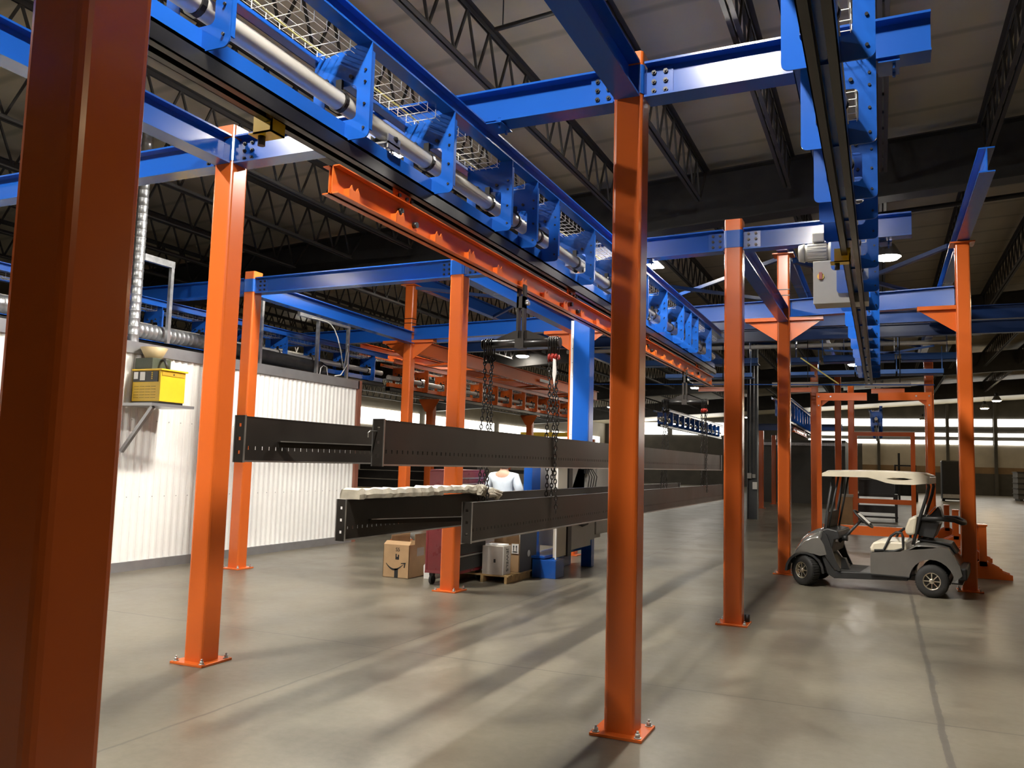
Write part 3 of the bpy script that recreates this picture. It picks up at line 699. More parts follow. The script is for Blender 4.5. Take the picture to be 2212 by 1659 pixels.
ribbed((-10.15,6.5,3.515),(-10.15,10.4,3.515),.115,24,.09,.004).build('bright_section', GALV, t)
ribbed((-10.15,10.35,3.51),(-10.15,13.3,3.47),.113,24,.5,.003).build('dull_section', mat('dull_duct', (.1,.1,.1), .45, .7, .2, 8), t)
MB().lathe((-10.15,13.3,3.47),(0,1,-.12),[(.12,0),(.12,.04),(.113,.05),(.10,.18),(.0,.2)],20).build('end_cap', BLACKP, t)
t = thing('vertical_duct', 'upright shiny segmented duct rising beside the huge post', 'duct', (-9.95, 8.72, 3.3))
ribbed((-9.98,8.70,3.3),(-9.98,8.70,7),.075,20,.12,.004).build('pipe', GALV, t)
for i, (y0, y1, z0, z1) in enumerate(((8.86, 9.3, 3.36, 4.53), (10.9, 11.37, 3.3, 4.55), (12.97, 13.96, 3.3, 4.33))):
    t = thing('pipe_stand', 'galvanised square pipe stand on the cabin roof, '+('beside the upright duct','between the duct and the dark post','at the end of the cabin')[i], 'pipe stand', (-9.95, y1, 3.29))
    w = .055
    for y in ((y1,) if i < 2 else (y0+.0, y1)): MB().box(-9.98, -9.925, y-w/2, y+w/2, z0, z1).build('upright', GALV, t)
    MB().box(-9.985, -9.92, y0-(.6 if i == 2 else .1), y1+.03, z1, z1+.1).build('top_rail', GALV, t)
tag(MB().tube([(-9.9,12.7+.12*i,4.34-.0 if i < 4 else 4.34-.004*(i-3)**3) for i in range(10)]+[(-9.9,13.9,4.0),(-9.9,13.92,3.6),(-9.9,13.7,3.35),(-9.9,13.5,3.31)], .012, 6).build('white_cable', WHITE), 'thin white cable arching between pipe uprights on the cabin roof', 'cable')
tag(MB().tube([(-9.92,13.05,3.3),(-9.92,13.07,3.42),(-9.92,13.15,3.48),(-9.92,13.25,3.46),(-9.92,13.3,3.3)], .008, 6).build('wire_loop', WHITE), 'small wire loop standing on the cabin roof edge', 'wire')
# welding power source on its wall shelf
t = thing('wall_shelf', 'grey steel shelf braced to the white cabin wall', 'shelf', (-9.6, 8.9, 2.3))
MB().box(-9.85,-9.22,8.42,9.2,2.345,2.385).build('top', GREYTRIM, t)
for y in (8.52,): MB().bar((-9.3,y,2.34),(-9.85,y,1.7),.05,.05).build('strut', GREYTRIM, t)
t = thing('welding_source', 'yellow welding power source standing on the wall shelf', 'machine', (-9.6, 8.9, 2.386))
MB().box(-9.84,-9.3,8.62,9.08,2.42,2.86).build('case', YELLOW, t, bevel=.008)
MB().box(-9.85,-9.27,8.6,9.1,2.86,2.885).build('lid', YELLOW, t, bevel=.006)
MB().box(-9.82,-9.34,8.606,8.619,2.7,2.85).build('control_panel', BLACKP, t)
MB().box(-9.84,-9.32,8.63,9.07,2.387,2.42).build('base', BLACKP, t)
m = MB()
for r_ in range(5):
    for c in range(4): m.box(-9.8+c*.11,-9.715+c*.11,8.612,8.619,2.47+r_*.04,2.476+r_*.04)
m.build('vent', mat('ochre_vent', (.35,.2,.01), .6), t)
MB().box(-9.299,-9.292,8.64,9.06,2.79,2.84).build('side_strip', mat('ochre_strip', (.5,.3,.02), .5), t)
MB().cyl((-9.3,8.85,2.815),(-9.288,8.85,2.815),.012,10).build('screw', BLACKP, t)
m = MB()
for x0,x1,z0,z1 in ((-9.8,-9.72,2.74,2.84),(-9.68,-9.58,2.72,2.84)): m.box(x0,x1,8.6,8.606,z0,z1)
m.build('label_plate', WHITE, t)
m = MB()
for k in range(4): m.add([(-9.45-.018,8.605,2.735+k*.028),(-9.45+.018,8.605,2.735+k*.028),(-9.45,8.605,2.757+k*.028),(-9.45-.018,8.602,2.735+k*.028),(-9.45+.018,8.602,2.735+k*.028),(-9.45,8.602,2.757+k*.028)],[(3,4,5),(0,2,1),(0,1,4,3),(1,2,5,4),(2,0,3,5)])
m.build('warning_mark', YELLOW, t)
t = thing('wire_feeder', 'dark green wire feeder with a tan funnel on the welding source', 'feeder', (-9.65, 8.75, 2.886))
MB().box(-9.84,-9.5,8.64,8.98,2.886,3.05).build('box', mat('dark_green_case', (.05,.06,.04), .5), t, bevel=.01)
MB().lathe((-9.66,8.8,3.05),(0,0,1),[(.1,0),(.12,.02),(.19,.16),(.18,.16),(.1,.03)],18).build('funnel', mat('tan_plastic', (.42,.32,.17), .5), t)
MB().tube([(-9.5,8.8,3.02),(-9.42,8.78,3.03),(-9.38,8.78,2.96),(-9.36,8.8,2.89)], .02, 8).build('hose', BLACKP, t)
# ------------------------------------------------------------------ tool chest, boxes, pallet
def tool_chest():
    t = thing('tool_chest', 'dark red rolling tool chest with black drawers behind an orange post', 'tool chest', (-5.5, 10.5, 0))
    x0, x1, y0, y1 = -5.76, -5.28, 10.12, 11.02
    MB().box(x0,x1,y0,y1,.16,1.02).box(x0,x0+.03,y0-.006,y1,.16,1.02).box(x1-.03,x1,y0-.006,y0,.16,1.02).box(x0,x1,y0-.006,y0,.16,.2).build('cabinet', RED, t, bevel=.006)
    MB().box(x0+.01,x1-.02,y0+.02,y1-.02,1.03,1.55).build('top_box', RED, t, bevel=.006)
    MB().box(x0+.02,x1-.03,y0+.02,y1-.02,1.55,1.575).build('lid', RED, t, bevel=.004)
    zs = [.2,.42,.6,.72,.82,.92,1.0]
    for a, b in zip(zs, zs[1:]):
        d = MB().box(x1,x1+.012,y0+.03,y1-.03,a+.006,b-.006).build('drawer', BLACKP, t)
        MB().box(x1+.012,x1+.026,y0+.03,y1-.03,b-.03,b-.012).build('handle', BRIGHT, t).parent = d
    for a in (1.09,1.17,1.25,1.33,1.41):
        d = MB().box(x1-.02,x1-.008,y0+.06,y1-.06,a,a+.07).build('drawer', RED, t)
        MB().box(x1-.008,x1+.004,y0+.06,y1-.06,a+.045,a+.06).build('handle', BRIGHT, t).parent = d
    MB().box(x0+.16,x0+.4,y0+.008,y0+.021,1.28,1.33).build('side_handle', BLACKP, t)
    for x in (x0+.07, x1-.07):
        for y in (y0+.08, y1-.08):
            c = MB().box(x-.03,x+.03,y-.03,y+.03,.12,.16).box(x-.03,x-.022,y-.025,y+.025,.05,.12).box(x+.022,x+.03,y-.025,y+.025,.05,.12).build('caster', BLACKP, t)
            MB().cyl((x-.02,y,.062),(x+.02,y,.062),.062,16).build('wheel', RUBBER, t).parent = c
tool_chest()
def ink_poly(parts, polys, f, th=.002):
    m = MB()
    for pl in polys:
        n = len(pl); a = [f(u,v,0) for u,v in pl]; b = [f(u,v,th) for u,v in pl]
        m.add(a+b, [(i,(i+1)%n,n+(i+1)%n,n+i) for i in range(n)]+[tuple(range(n))[::-1], tuple(range(n,2*n))])
    return m
def text(s, size, M, mt, parent, name='lettering'):
    c = bpy.data.curves.new(name, 'FONT'); c.body = s; c.size = size; c.extrude = .0012; c.align_x = 'CENTER'; c.align_y = 'CENTER'
    o = bpy.data.objects.new(name, c); COL.objects.link(o); c.materials.append(mt)
    bpy.context.view_layer.update(); me = bpy.data.meshes.new_from_object(o); bpy.data.objects.remove(o); o = bpy.data.objects.new(name, me); COL.objects.link(o); o.parent = parent
    off = Vector(parent['_o']) if '_o' in parent else Vector((0,0,0))
    o.matrix_local = Matrix.Translation(-off) @ M; return o
FRONT = lambda x, y, z: Matrix(((1,0,0,x),(0,0,-1,y),(0,1,0,z),(0,0,0,1)))       # faces -y
SIDE = lambda x, y, z: Matrix(((0,0,1,x),(1,0,0,y),(0,1,0,z),(0,0,0,1)))          # faces +x
def carton(t, x0, x1, y0, y1, z0, z1, m1, flaps=True, mside=None, h=.18):
    w = .006
    MB().box(x0,x1,y0,y0+w,z0,z1).box(x0,x1,y1-w,y1,z0,z1).box(x0,x0+w,y0,y1,z0,z1).box(x1-w,x1,y0,y1,z0,z1).box(x0,x1,y0,y1,z0,z0+w).build('body', m1, t)
t = thing('cardboard_box', 'open brown box with a curved arrow printed on it, beside the tool chest', 'box', (-6.4, 10.8, 0))
bx0, bx1, by0, by1 = -6.63, -6.2, 10.42, 11.15
carton(t, bx0, bx1, by0, by1, 0, .47, CARD)
MB().add([(bx0,by0,.47),(bx1,by0,.47),(bx1,by0+.05,.52),(bx0+.02,by0+.05,.52)],[(0,1,2,3)]).add([(bx0,by0+.003,.47),(bx1,by0+.003,.47),(bx1,by0+.053,.52),(bx0+.02,by0+.053,.52)],[(3,2,1,0)]).build('flap', CARD, t)
MB().box(bx1-.004,bx1,by0+.15,by1,.47,.62).build('flap', CARD, t)
MB().box(bx0,bx0+.004,by0+.2,by1,.47,.6).build('flap', CARD, t)
fy = by0-.001; F_ = lambda u,v,d: (bx0+.03+u, fy-d, v)
arc = [(.02+.30*i/12, .205-.075*math.sin(math.pi*(i/12)**.9)) for i in range(13)]
arc_lo = [(.02+.30*i/12, .205-.075*math.sin(math.pi*(i/12)**.9)-.028*math.sin(math.pi*(.15+.8*i/12))) for i in range(13)]
m = ink_poly(None, [[arc[i],arc_lo[i],arc_lo[i+1],arc[i+1]] for i in range(12)]+[[(.27,.215),(.35,.225),(.335,.15),(.318,.15),(.325,.205),(.27,.203)], [(.175,.26),(.235,.26),(.235,.3),(.175,.3)],[(.175,.3),(.195,.3),(.195,.34),(.175,.34)],[(.215,.29),(.235,.29),(.235,.33),(.215,.33)]], F_)
m.build('printed_arrow', INK, t)
MB().box(bx0+.195,bx0+.255,fy-.002,fy,.0,.13).build('tape', INK, t)
text('S5', .075, FRONT(bx0+.24, fy-.001, .4), INK, t)
m = MB().box(bx1,bx1+.002,by0+.22,by0+.42,.30,.42).build('shipping_label', CARDW, t)
t = thing('carton', 'pale carton peeking out between the brown box and the tool chest', 'box', (-6.0, 10.7, 0))
m = MB().prism([(-6.05,0),(-5.9,0),(-5.9,.27),(-5.99,.27),(-6.06,.18)], 'y', 10.6, 10.95).build('body', WHITE, t)
def pallet(x0, x1, y0, y1, label):
    t = thing('pallet', label, 'pallet', ((x0+x1)/2,(y0+y1)/2,0)); n = 7; w = (y1-y0)/n
    for k in range(3):
        x = x0+.02+(x1-x0-.08)*k/2
        MB().prism([(y0,0),(y0+.1,0),(y0+.1,.0),(y1,0),(y1,.09),(y0,.09)], 'x', x, x+.04).build('stringer', WOOD, t)
    for k in range(n): MB().box(x0,x1,y0+k*w+.01,y0+(k+1)*w-.02,.09,.11).build('deck_board', WOOD, t)
    return t
pallet(-5.62, -4.8, 10.78, 11.9, 'wooden pallet under the boxes by the blue machine')
def txtbox():
    t = thing('carton', 'grey-white carton with upright lettering on the pallet', 'box', (-5.0, 10.95, .11))
    x0, x1, y0, y1 = -5.22, -4.9, 10.8, 11.08
    MB().box(x0,x1,y0,y1,.111,.51).build('body', CARDW, t, bevel=.004)
    MB().box(x1,x1+.001,y0+.0,y0+.03,.111,.51).build('edge_tape', WHITE, t)
    text('JEWELS', .1, SIDE(x1+.001,(y0+y1)/2+.02,.31) @ Matrix.Rotation(-math.pi/2,4,'Z'), INK, t)
    MB().box(x0+.18,x0+.21,y0-.001,y0,.28,.33).build('printed_mark', INK, t)
    MB().box(x0+.02,x1-.02,y0+.05,y1-.04,.511,.53).build('paper_sheet', WHITE, t)
txtbox()
t = thing('cardboard_box', 'tall opened box with arrow label and dark side, at the back of the pallet', 'box', (-5.1, 11.5, .11))
x0, x1, y0, y1 = -5.3, -4.82, 11.2, 11.85
carton(t, x0, x1, y0, y1, .111, .52, CARD)
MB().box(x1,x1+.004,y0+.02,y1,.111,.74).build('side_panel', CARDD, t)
m = MB().add([(x0+.08,y0-.004,.52),(x1,y0-.004,.52),(x1+.01,y0-.05,.71),(x0+.1,y0-.05,.72),(x0+.08,y0,.52),(x1,y0,.52),(x1+.01,y0-.045,.71),(x0+.1,y0-.045,.72)],[(0,1,2,3),(7,6,5,4),(0,4,5,1),(1,5,6,2),(2,6,7,3),(3,7,4,0)]); m.build('flap', CARD, t)
MB().box(x1-.12,x1-.01,y0-.006,y0-.001,.38,.52).build('arrow_label', WHITE, t)
F2 = lambda u,v,d: (x1-.12+u, y0-.0065-d, .38+v)
ink_poly(None, [[(.02,.022),(.09,.022),(.09,.032),(.02,.032)]]+[[(c-.005,.04),(c+.005,.04),(c+.005,.095),(c-.005,.095)] for c in (.033,.076)]+[[(c-.014,.095),(c+.014,.095),(c,.122)] for c in (.033,.076)], F2).build('arrow_print', INK, t)
MB().cyl((x1+.004,11.55,.36),(x1+.006,11.55,.36),.05,14).build('sticker', GREYP, t)
t = thing('cardboard_box', 'small box holding crumpled paper behind the grey-white carton', 'box', (-5.45, 11.3, .11))
carton(t, -5.6, -5.33, 11.12, 11.5, .111, .6, CARDW)
MB().add([(-5.55,11.1,.56),(-5.4,11.1,.58),(-5.42,11.2,.7),(-5.5,11.15,.72),(-5.47,11.3,.62)],[(0,1,2,3),(3,2,4),(0,3,4),(1,4,2),(0,4,1)]).build('paper', WHITE, t)
# ------------------------------------------------------------------ blue machine with lift post
t = thing('blue_machine', 'blue based machine with cream side panels and a tall blue lift post', 'machine', (-4.7, 12.6, 0))
MB().box(-4.8,-4.42,11.65,12.0,0,.27).box(-4.95,-4.6,11.65,13.9,.28,.32).box(-4.62,-4.44,13.35,13.5,0,.45).box(-4.95,-4.85,11.9,13.5,0,.3).build('base', BLUE, t, bevel=.006)
MB().box(-4.96,-4.82,11.62,12.0,0,1.8).build('side_column', BLUE, t, bevel=.006)
MB().box(-4.95,-4.5,11.95,14.0,.45,1.7).build('body', GREYP, t)
CREAMP = mat('cream_panel', (.5,.46,.38), .5, 0, .06, 3)
MB().box(-4.5,-4.46,11.72,12.18,.30,1.75).build('door_panel', CREAMP, t, bevel=.004)
MB().box(-4.46,-4.44,11.70,11.73,.28,1.75).build('panel_edge', WHITEP, t)
MB().box(-4.5,-4.44,12.2,12.36,.28,1.75).build('dark_upright', BLACKP, t)
MB().box(-4.5,-4.455,12.38,13.55,.36,1.3).box(-4.5,-4.455,13.1,13.55,1.3,1.75).build('door_panel', GREYP, t, bevel=.004)
MB().box(-4.5,-4.45,13.62,15.2,.52,1.75).build('door_panel', GREYP, t, bevel=.004)
MB().prism([(12.5,1.3),(13.1,1.3),(13.1,1.75),(12.9,1.75)], 'x', -4.7, -4.5).build('slanted_guard', mat('grey_green', (.2,.21,.18), .5), t)
MB().tube([(-4.45,12.62,.78),(-4.4,12.75,.73),(-4.38,12.9,.75),(-4.38,13.02,.86),(-4.42,13.1,.97),(-4.46,13.12,.99)], [.03,.032,.034,.04,.05,.05], 8).build('cable_hose', BLACKP, t)
m = MB()
for k in range(4): m.tube([(-4.46,12.75+.07*k,1.62),(-4.38,12.8+.12*k,1.68-.02*k),(-4.36,12.95+.13*k,1.5),(-4.4,13.0+.12*k,1.32)], .008, 5)
m.build('cables', BLACKP, t)
MB().box(-4.46,-4.42,12.95,13.1,1.55,1.68).build('connector_box', BLACKP, t)
MB().box(-4.69,-4.41,12.97,13.23,1.7,4.12).build('lift_post', BLUE, t, bevel=.004)
MB().box(-4.745,-4.69,12.99,13.03,1.75,4.1).build('guide_angle', WHITEP, t)
m = MB()
for i in range(9): m.cyl((-4.715,12.985,1.95+i*.24),(-4.715,12.992,1.95+i*.24),.006,6)
m.build('bolts', BLACKSTEEL, t)
MB().box(-4.42,-4.405,13.0,13.2,1.7,4.1).build('post_rib', BLUE, t)
tag(MB().tube([(-4.3+.02*math.sin(i*2.1), 14.1+.02*i+.1*math.cos(i*1.3), .02+.02*(i%3)) for i in range(30)], .014, 5).build('cable_coil', BLACKP), 'loose black cables heaped on the floor behind the blue machine', 'cable')
# ------------------------------------------------------------------ person seen from behind
def person():
    P = Vector((-5.6, 12.3, 0))
    t = thing('person', 'person in a pale blue shirt seen from behind, head hidden by the upper frame', 'person', P)
    def skin(name, V, E, m, root=0, sub=2):
        me = bpy.data.meshes.new(name); me.from_pydata([v[:3] for v in V], E, []); me.materials.append(m)
        o = bpy.data.objects.new(name, me); COL.objects.link(o); o.parent = t
        md = o.modifiers.new('s', 'SKIN'); md.use_smooth_shade = True
        for i, v in enumerate(V):
            r = v[3]; me.skin_vertices[0].data[i].radius = (r, r) if not isinstance(r, tuple) else r
            me.skin_vertices[0].data[i].use_root = (i == root)
        s_ = o.modifiers.new('d', 'SUBSURF'); s_.levels = sub; s_.render_levels = sub; return o
    # whole body: pelvis, spine, head, arms with elbows out, legs
    V = [(0,0,.95,(.16,.11)),(0,0,1.15,(.155,.105)),(0,.01,1.35,(.175,.115)),(0,0,1.48,(.15,.09)),(0,0,1.56,.055),(0,.02,1.68,.085),(0,.03,1.77,.075),
         (-.2,0,1.46,.065),(-.30,-.02,1.2,.05),(-.2,.2,1.12,.038),(-.14,.3,1.15,.032),(.2,0,1.46,.065),(.30,-.02,1.2,.05),(.2,.2,1.12,.038),(.14,.3,1.15,.032),
         (-.1,0,.88,.085),(-.11,.02,.5,.06),(-.11,0,.1,.045),(-.11,.12,.05,.035),(.1,0,.88,.085),(.11,.02,.5,.06),(.11,0,.1,.045),(.11,.12,.05,.035)]
    E = [(0,1),(1,2),(2,3),(3,4),(4,5),(5,6),(3,7),(7,8),(8,9),(9,10),(3,11),(11,12),(12,13),(13,14),(0,15),(15,16),(16,17),(17,18),(0,19),(19,20),(20,21),(21,22)]
    skin('body', V, E, SKIN)
    sh = [(0,0,.98,(.18,.13)),(0,0,1.15,(.178,.128)),(0,.01,1.34,(.2,.135)),(0,0,1.485,(.185,.115)),(0,.0,1.56,(.085,.08)),(-.2,0,1.46,.085),(-.31,-.02,1.2,.07),(-.2,.2,1.12,.05),(.2,0,1.46,.085),(.31,-.02,1.2,.07),(.2,.2,1.12,.05)]
    skin('shirt', sh, [(0,1),(1,2),(2,3),(3,4),(3,5),(5,6),(6,7),(3,8),(8,9),(9,10)], SHIRT)
    tr = [(0,0,.97,(.175,.125)),(-.1,0,.86,.105),(-.11,.02,.5,.08),(-.11,0,.1,.065),(.1,0,.86,.105),(.11,.02,.5,.08),(.11,0,.1,.065)]
    skin('trousers', tr, [(0,1),(1,2),(2,3),(0,4),(4,5),(5,6)], TROUS)
    m = MB(); 
    m.lathe((0,.0,1.66),(0,0,1),[(.075,-.06),(.1,0),(.102,.06),(.085,.115),(.05,.145),(0,.15)],16); m.build('hair', HAIR, t, world=False)
    for s in (-1,1):
        m = MB().lathe((s*.098,.02,1.66),(s,0,0),[(.02,0),(.028,.006),(.018,.014),(0,.016)],10); m.build('ear', SKIN, t, world=False)
        m = MB().prism([(s*.11-.045,-.08),(s*.11+.045,-.08),(s*.11+.048,.1),(s*.11,.2),(s*.11-.048,.1)], 'z', .0, .07); m.build('shoe', BLACKP, t, world=False, bevel=.015)
        # hands: palm with five fingers gripping a tool handle in front
        h = MB(); c = Vector((s*.11,.34,1.15)); h.bar(c-Vector((s*-.03,.03,0)), c+Vector((s*-.03,.03,0)), .03, .075)
        for k in range(4): h.tube([c+Vector((-s*.03,.03,.03-.02*k)), c+Vector((-s*.05,.05,.03-.02*k)), c+Vector((-s*.075,.045,.03-.02*k)), c+Vector((-s*.08,.02,.03-.02*k))], [.009,.0085,.008,.007], 6)
        h.tube([c+Vector((0,.0,.035)), c+Vector((-s*.03,-.005,.055)), c+Vector((-s*.055,.0,.055))], [.011,.01,.008], 6); h.build('hand', SKIN, t, world=False)
    m = MB().lathe((0,.125,1.655),(0,1,0),[(.018,0),(.012,.02),(0,.026)],8); m.build('nose', SKIN, t, world=False)
person()
# ------------------------------------------------------------------ golf cart (local x = length, towards the tail; local y = away from the camera)
def golf_cart():
    t = thing('golf_cart', 'grey golf cart with a cream roof parked beside orange posts', 'golf cart', (-1.07, 13.2, 0), R(-7)); t.scale = (.94, 1, 1)
    B = lambda mb, nm, m, bv=0.: mb.build(nm, m, t, bv, world=False)
    W = 1.12
    def wheel(x, y, steer=0., side=1):
        o = bpy.data.objects.new('wheel', None)
        m = MB(); r = .225; w = .2
        m.lathe((0,0,0),(0,1,0),[(.12,-.1),(.155,-.1),(.2,-.095),(.22,-.075),(.226,-.04),(.226,.04),(.22,.075),(.2,.095),(.155,.1),(.12,.1)],32)
        for i in range(40):
            a = 2*math.pi*i/40; m.bar((.224*math.cos(a),-.07,.224*math.sin(a)),(.224*math.cos(a),.07,.224*math.sin(a)),.006,.01,(math.cos(a),0,math.sin(a)))
        A = Matrix.Translation((x,y,r)) @ Matrix.Rotation(steer,4,'Z')
        tyre = B(m.xf(A), 'tyre', RUBBER)
        h = MB(); s = -side
        h.lathe((0,0,0),(0,s,0),[(.125,.055),(.128,.095),(.112,.1),(.105,.085),(.1,.05),(0,.045)],28)
        for i in range(8):
            a = 2*math.pi*i/8; h.bar((0,s*.072,0),(.106*math.cos(a),s*.082,.106*math.sin(a)),.022,.014,(math.cos(a+1.57),0,math.sin(a+1.57)))
        h.lathe((0,0,0),(0,s,0),[(.04,.05),(.038,.095),(.03,.102),(0,.104)],16)
        hub = B(h.xf(A), 'hub', CHROME); hub.parent = tyre
        b = MB().cyl((0,-.05,0),(0,.05,0),.12,20).xf(A); q = B(b, 'brake_drum', BLACKP); q.parent = tyre
    wheel(0.0, .1, R(-30)); wheel(0.0, W-.1, R(-30), -1); wheel(1.8, .1, 0); wheel(1.8, W-.1, 0, -1)
    # chassis and floor
    m = MB().prism([(.34,.2),(.44,.145),(1.48,.2),(1.48,.27),(.97,.27),(.46,.245),(.40,.33),(.30,.46),(.26,.44)], 'y', .03, W-.03); B(m, 'floor_pan', BLACKP, .01)
    m = MB().box(.5,.98,.06,W-.06,.25,.262); B(m, 'floor_mat', RUBBER)
    m = MB().box(-.1,2.0,.42,W-.42,.17,.24).box(-.03,.03,.1,W-.1,.19,.25).box(1.76,1.84,.1,W-.1,.19,.25); B(m, 'axle_frame', BLACKSTEEL)
    # front cowl: lofted grey shell with wheel arch
    def loft(prof_fn, ys, nm, mt, closed=False):
        m = MB(); rings = [[(x,y,z) for x,z in prof_fn(y)] for y in ys]; n = len(rings[0]); vs = [v for r_ in rings for v in r_]; fs = []
        for i in range(len(ys)-1): fs += [(i*n+k, i*n+k+1, (i+1)*n+k+1, (i+1)*n+k) for k in range(n-1)]
        m.add(vs, fs, True); o = B(m, nm, mt); sd = o.modifiers.new('th','SOLIDIFY'); sd.thickness = .012; sd.offset = -1; return o
    def cowl(y):
        e = abs(2*y/W-1); k = 1-.16*e**3; nx = .06*e**2
        return [(-.2+nx,.40),(-.2+nx,.5),(-.165+nx,.58*k+.02),(-.1+nx,.66*k+.03),(.0,.735*k+.03),(.1,.785*k+.03),(.19,.81*k+.03),(.25,.79*k+.03)]
    ys = [.0]+[W*i/12 for i in range(1,12)]+[W]
    loft(cowl, ys, 'front_cowl', CARTGREY)
    for y0 in (0, W):
        s = 1 if y0 == 0 else -1
        p = [(-.2+.06,.40),(-.14,.5),(-.105,.58*.84+.02),(-.04,.66*.84+.03),(.0,.735*.84+.03),(.1,.785*.84+.03),(.19,.81*.84+.03),(.25,.79*.84+.03),(.30,.62),(.335,.48)]
        arch = [(.22+0.02,.455),(.15,.475),(.05,.49),(-.06,.475),(-.14,.43)]
        m = MB().prism(p+arch, 'y', y0, y0+s*.012); B(m, 'front_fender', CARTGREY)
        m = MB()
        for i in range(9):
            a0, a1 = math.pi*(1.0-i/9*1.0), math.pi*(1.0-(i+1)/9*1.0)
            rr = .265
            m.add([(rr*math.cos(a0),y0,.2+rr*math.sin(a0)),(rr*math.cos(a1),y0,.2+rr*math.sin(a1)),(rr*math.cos(a1),y0+s*.24,.2+rr*math.sin(a1)),(rr*math.cos(a0),y0+s*.24,.2+rr*math.sin(a0)),
                   ((rr+.035)*math.cos(a0),y0,.2+(rr+.035)*math.sin(a0)),((rr+.035)*math.cos(a1),y0,.2+(rr+.035)*math.sin(a1))],[(0,1,2,3),(0,4,5,1)])
        B(m, 'wheel_arch', BLACKP)
        m = MB().prism([(.24,.5),(.31,.47),(.4,.34),(.5,.26),(.54,.26),(.46,.42),(.38,.66),(.33,.78),(.27,.8)], 'y', y0+s*.004, y0+s*.05); B(m, 'kick_panel', BLACKP)
    m = MB().box(-.23,-.16,.12,W-.12,.3,.42); B(m, 'front_bumper', BLACKP, .02)
    m = MB().prism([(.2,.5),(.27,.83),(.34,.86),(.5,.83),(.52,.72),(.44,.7),(.4,.5)], 'y', .05, W-.05); B(m, 'dashboard', BLACKP, .015)
    m = MB().box(.36,.46,.2,.45,.66,.74); B(m, 'white_papers', WHITE)
    m = MB().cyl((.52,.3,.72),(.6,.3,.72),.045,12); B(m, 'cup_holder', BLACKP)
    m = MB().prism([(.5,.27),(.62,.27),(.56,.42),(.5,.42)], 'y', .28, .42); B(m, 'pedal_box', BLACKP)
    m = MB().tube([(.47,.3,.66),(.62,.3,.8),(.8,.3,.99)], [.03,.024,.02], 10); col = B(m, 'steering_column', BLACKP)
    d = Vector((.66,0,.75)).normalized(); c = Vector((.83,.3,1.015)); a = Vector((0,1,0)); b_ = d.cross(a); R_ = .175
    m = MB().tube([c+(a*math.cos(2*math.pi*i/24)+b_*math.sin(2*math.pi*i/24))*R_ for i in range(24)], .015, 8, True)
    for k in (0, 2.1, 4.2): m.tube([c-d*.03, c+(a*math.cos(k)+b_*math.sin(k))*R_], .012, 6)
    m.cyl(c-d*.05, c+d*.0, .045, 14); B(m, 'steering_wheel', BLACKP)
    m = MB().add([c+d*.012+a*.09+b_*.1, c+d*.012-a*.09+b_*.1, c+d*.012-a*.08-b_*.11, c+d*.012+a*.08-b_*.11, c+d*.02+a*.09+b_*.1, c+d*.02-a*.09+b_*.1, c+d*.02-a*.08-b_*.11, c+d*.02+a*.08-b_*.11],[(0,1,2,3),(7,6,5,4),(0,4,5,1),(1,5,6,2),(2,6,7,3),(3,7,4,0)]); B(m, 'clip_board', WHITE)
    # body tub with rear arch
    for y0 in (0, W):
        s = 1 if y0 == 0 else -1
        arch = [(1.8+.30*math.cos(a), .22+.30*math.sin(a)) for a in [math.pi*(1-.97*i/12)-.0 for i in range(13)]]
        p = [(.97,.245),(1.5,.245)]+arch[1:]+[(2.13,.27),(2.2,.33),(2.17,.44),(2.1,.58),(2.02,.69),(1.9,.69),(1.72,.66),(1.5,.63),(1.39,.60),(.97,.56)]
        m = MB().prism(p, 'y', y0, y0+s*.015); B(m, 'side_panel', CARTGREY)
        m = MB()
        for i in range(12):
            a0, a1 = math.pi*(1-.97*i/12), math.pi*(1-.97*(i+1)/12); rr = .30
            m.add([(1.8+rr*math.cos(a0),y0,.22+rr*math.sin(a0)),(1.8+rr*math.cos(a1),y0,.22+rr*math.sin(a1)),(1.8+rr*math.cos(a1),y0+s*.26,.22+rr*math.sin(a1)),(1.8+rr*math.cos(a0),y0+s*.26,.22+rr*math.sin(a0))],[(0,1,2,3)])
        B(m, 'wheel_arch', BLACKP)
        m = MB().box(.97,1.5,y0-.004*s,y0+.02*s,.245,.262); B(m, 'side_trim', BLACKP)
    loft(lambda y: [(.97,.25),(.97,.55),(1.2,.57)], [0.01,W/2,W-.01], 'seat_box', CARTGREY)
    def deck(y):
        e = abs(2*y/W-1); k = .03*e**3
        return [(1.36,.61-k),(1.5,.665-k),(1.6,.74-k*1.5),(1.68,.745-k*1.5),(1.85,.73-k),(2.02,.7-k),(2.1,.6-k),(2.17,.46),(2.2,.34)]
    loft(deck, ys, 'rear_deck', CARTGREY)
    m = MB().prism([(1.62,.745),(1.86,.735),(2.03,.705),(2.1,.61),(2.13,.6),(2.05,.74),(1.86,.765),(1.62,.775)], 'y', .25, W-.25); B(m, 'deck_liner', BLACKP, .01)
    m = MB().box(2.14,2.26,.03,W-.03,.27,.43); B(m, 'rear_bumper', BLACKP, .02)
    m = MB().box(2.05,2.2,.1,W-.1,.2,.22).box(2.0,2.02,.1,W-.1,.21,.28); B(m, 'rear_bar', BLACKSTEEL)
    # seat
    m = MB().prism([(.96,.56),(.955,.62),(1.0,.7),(1.1,.725),(1.45,.735),(1.47,.6)], 'y', .06, W-.06); B(m, 'seat_cushion', CREAM, .03)
    m = MB().prism([(1.47,.83),(1.44,.9),(1.5,1.06),(1.56,1.1),(1.62,1.1),(1.58,.84)], 'y', .07, W-.07); B(m, 'seat_back', CREAM, .03)
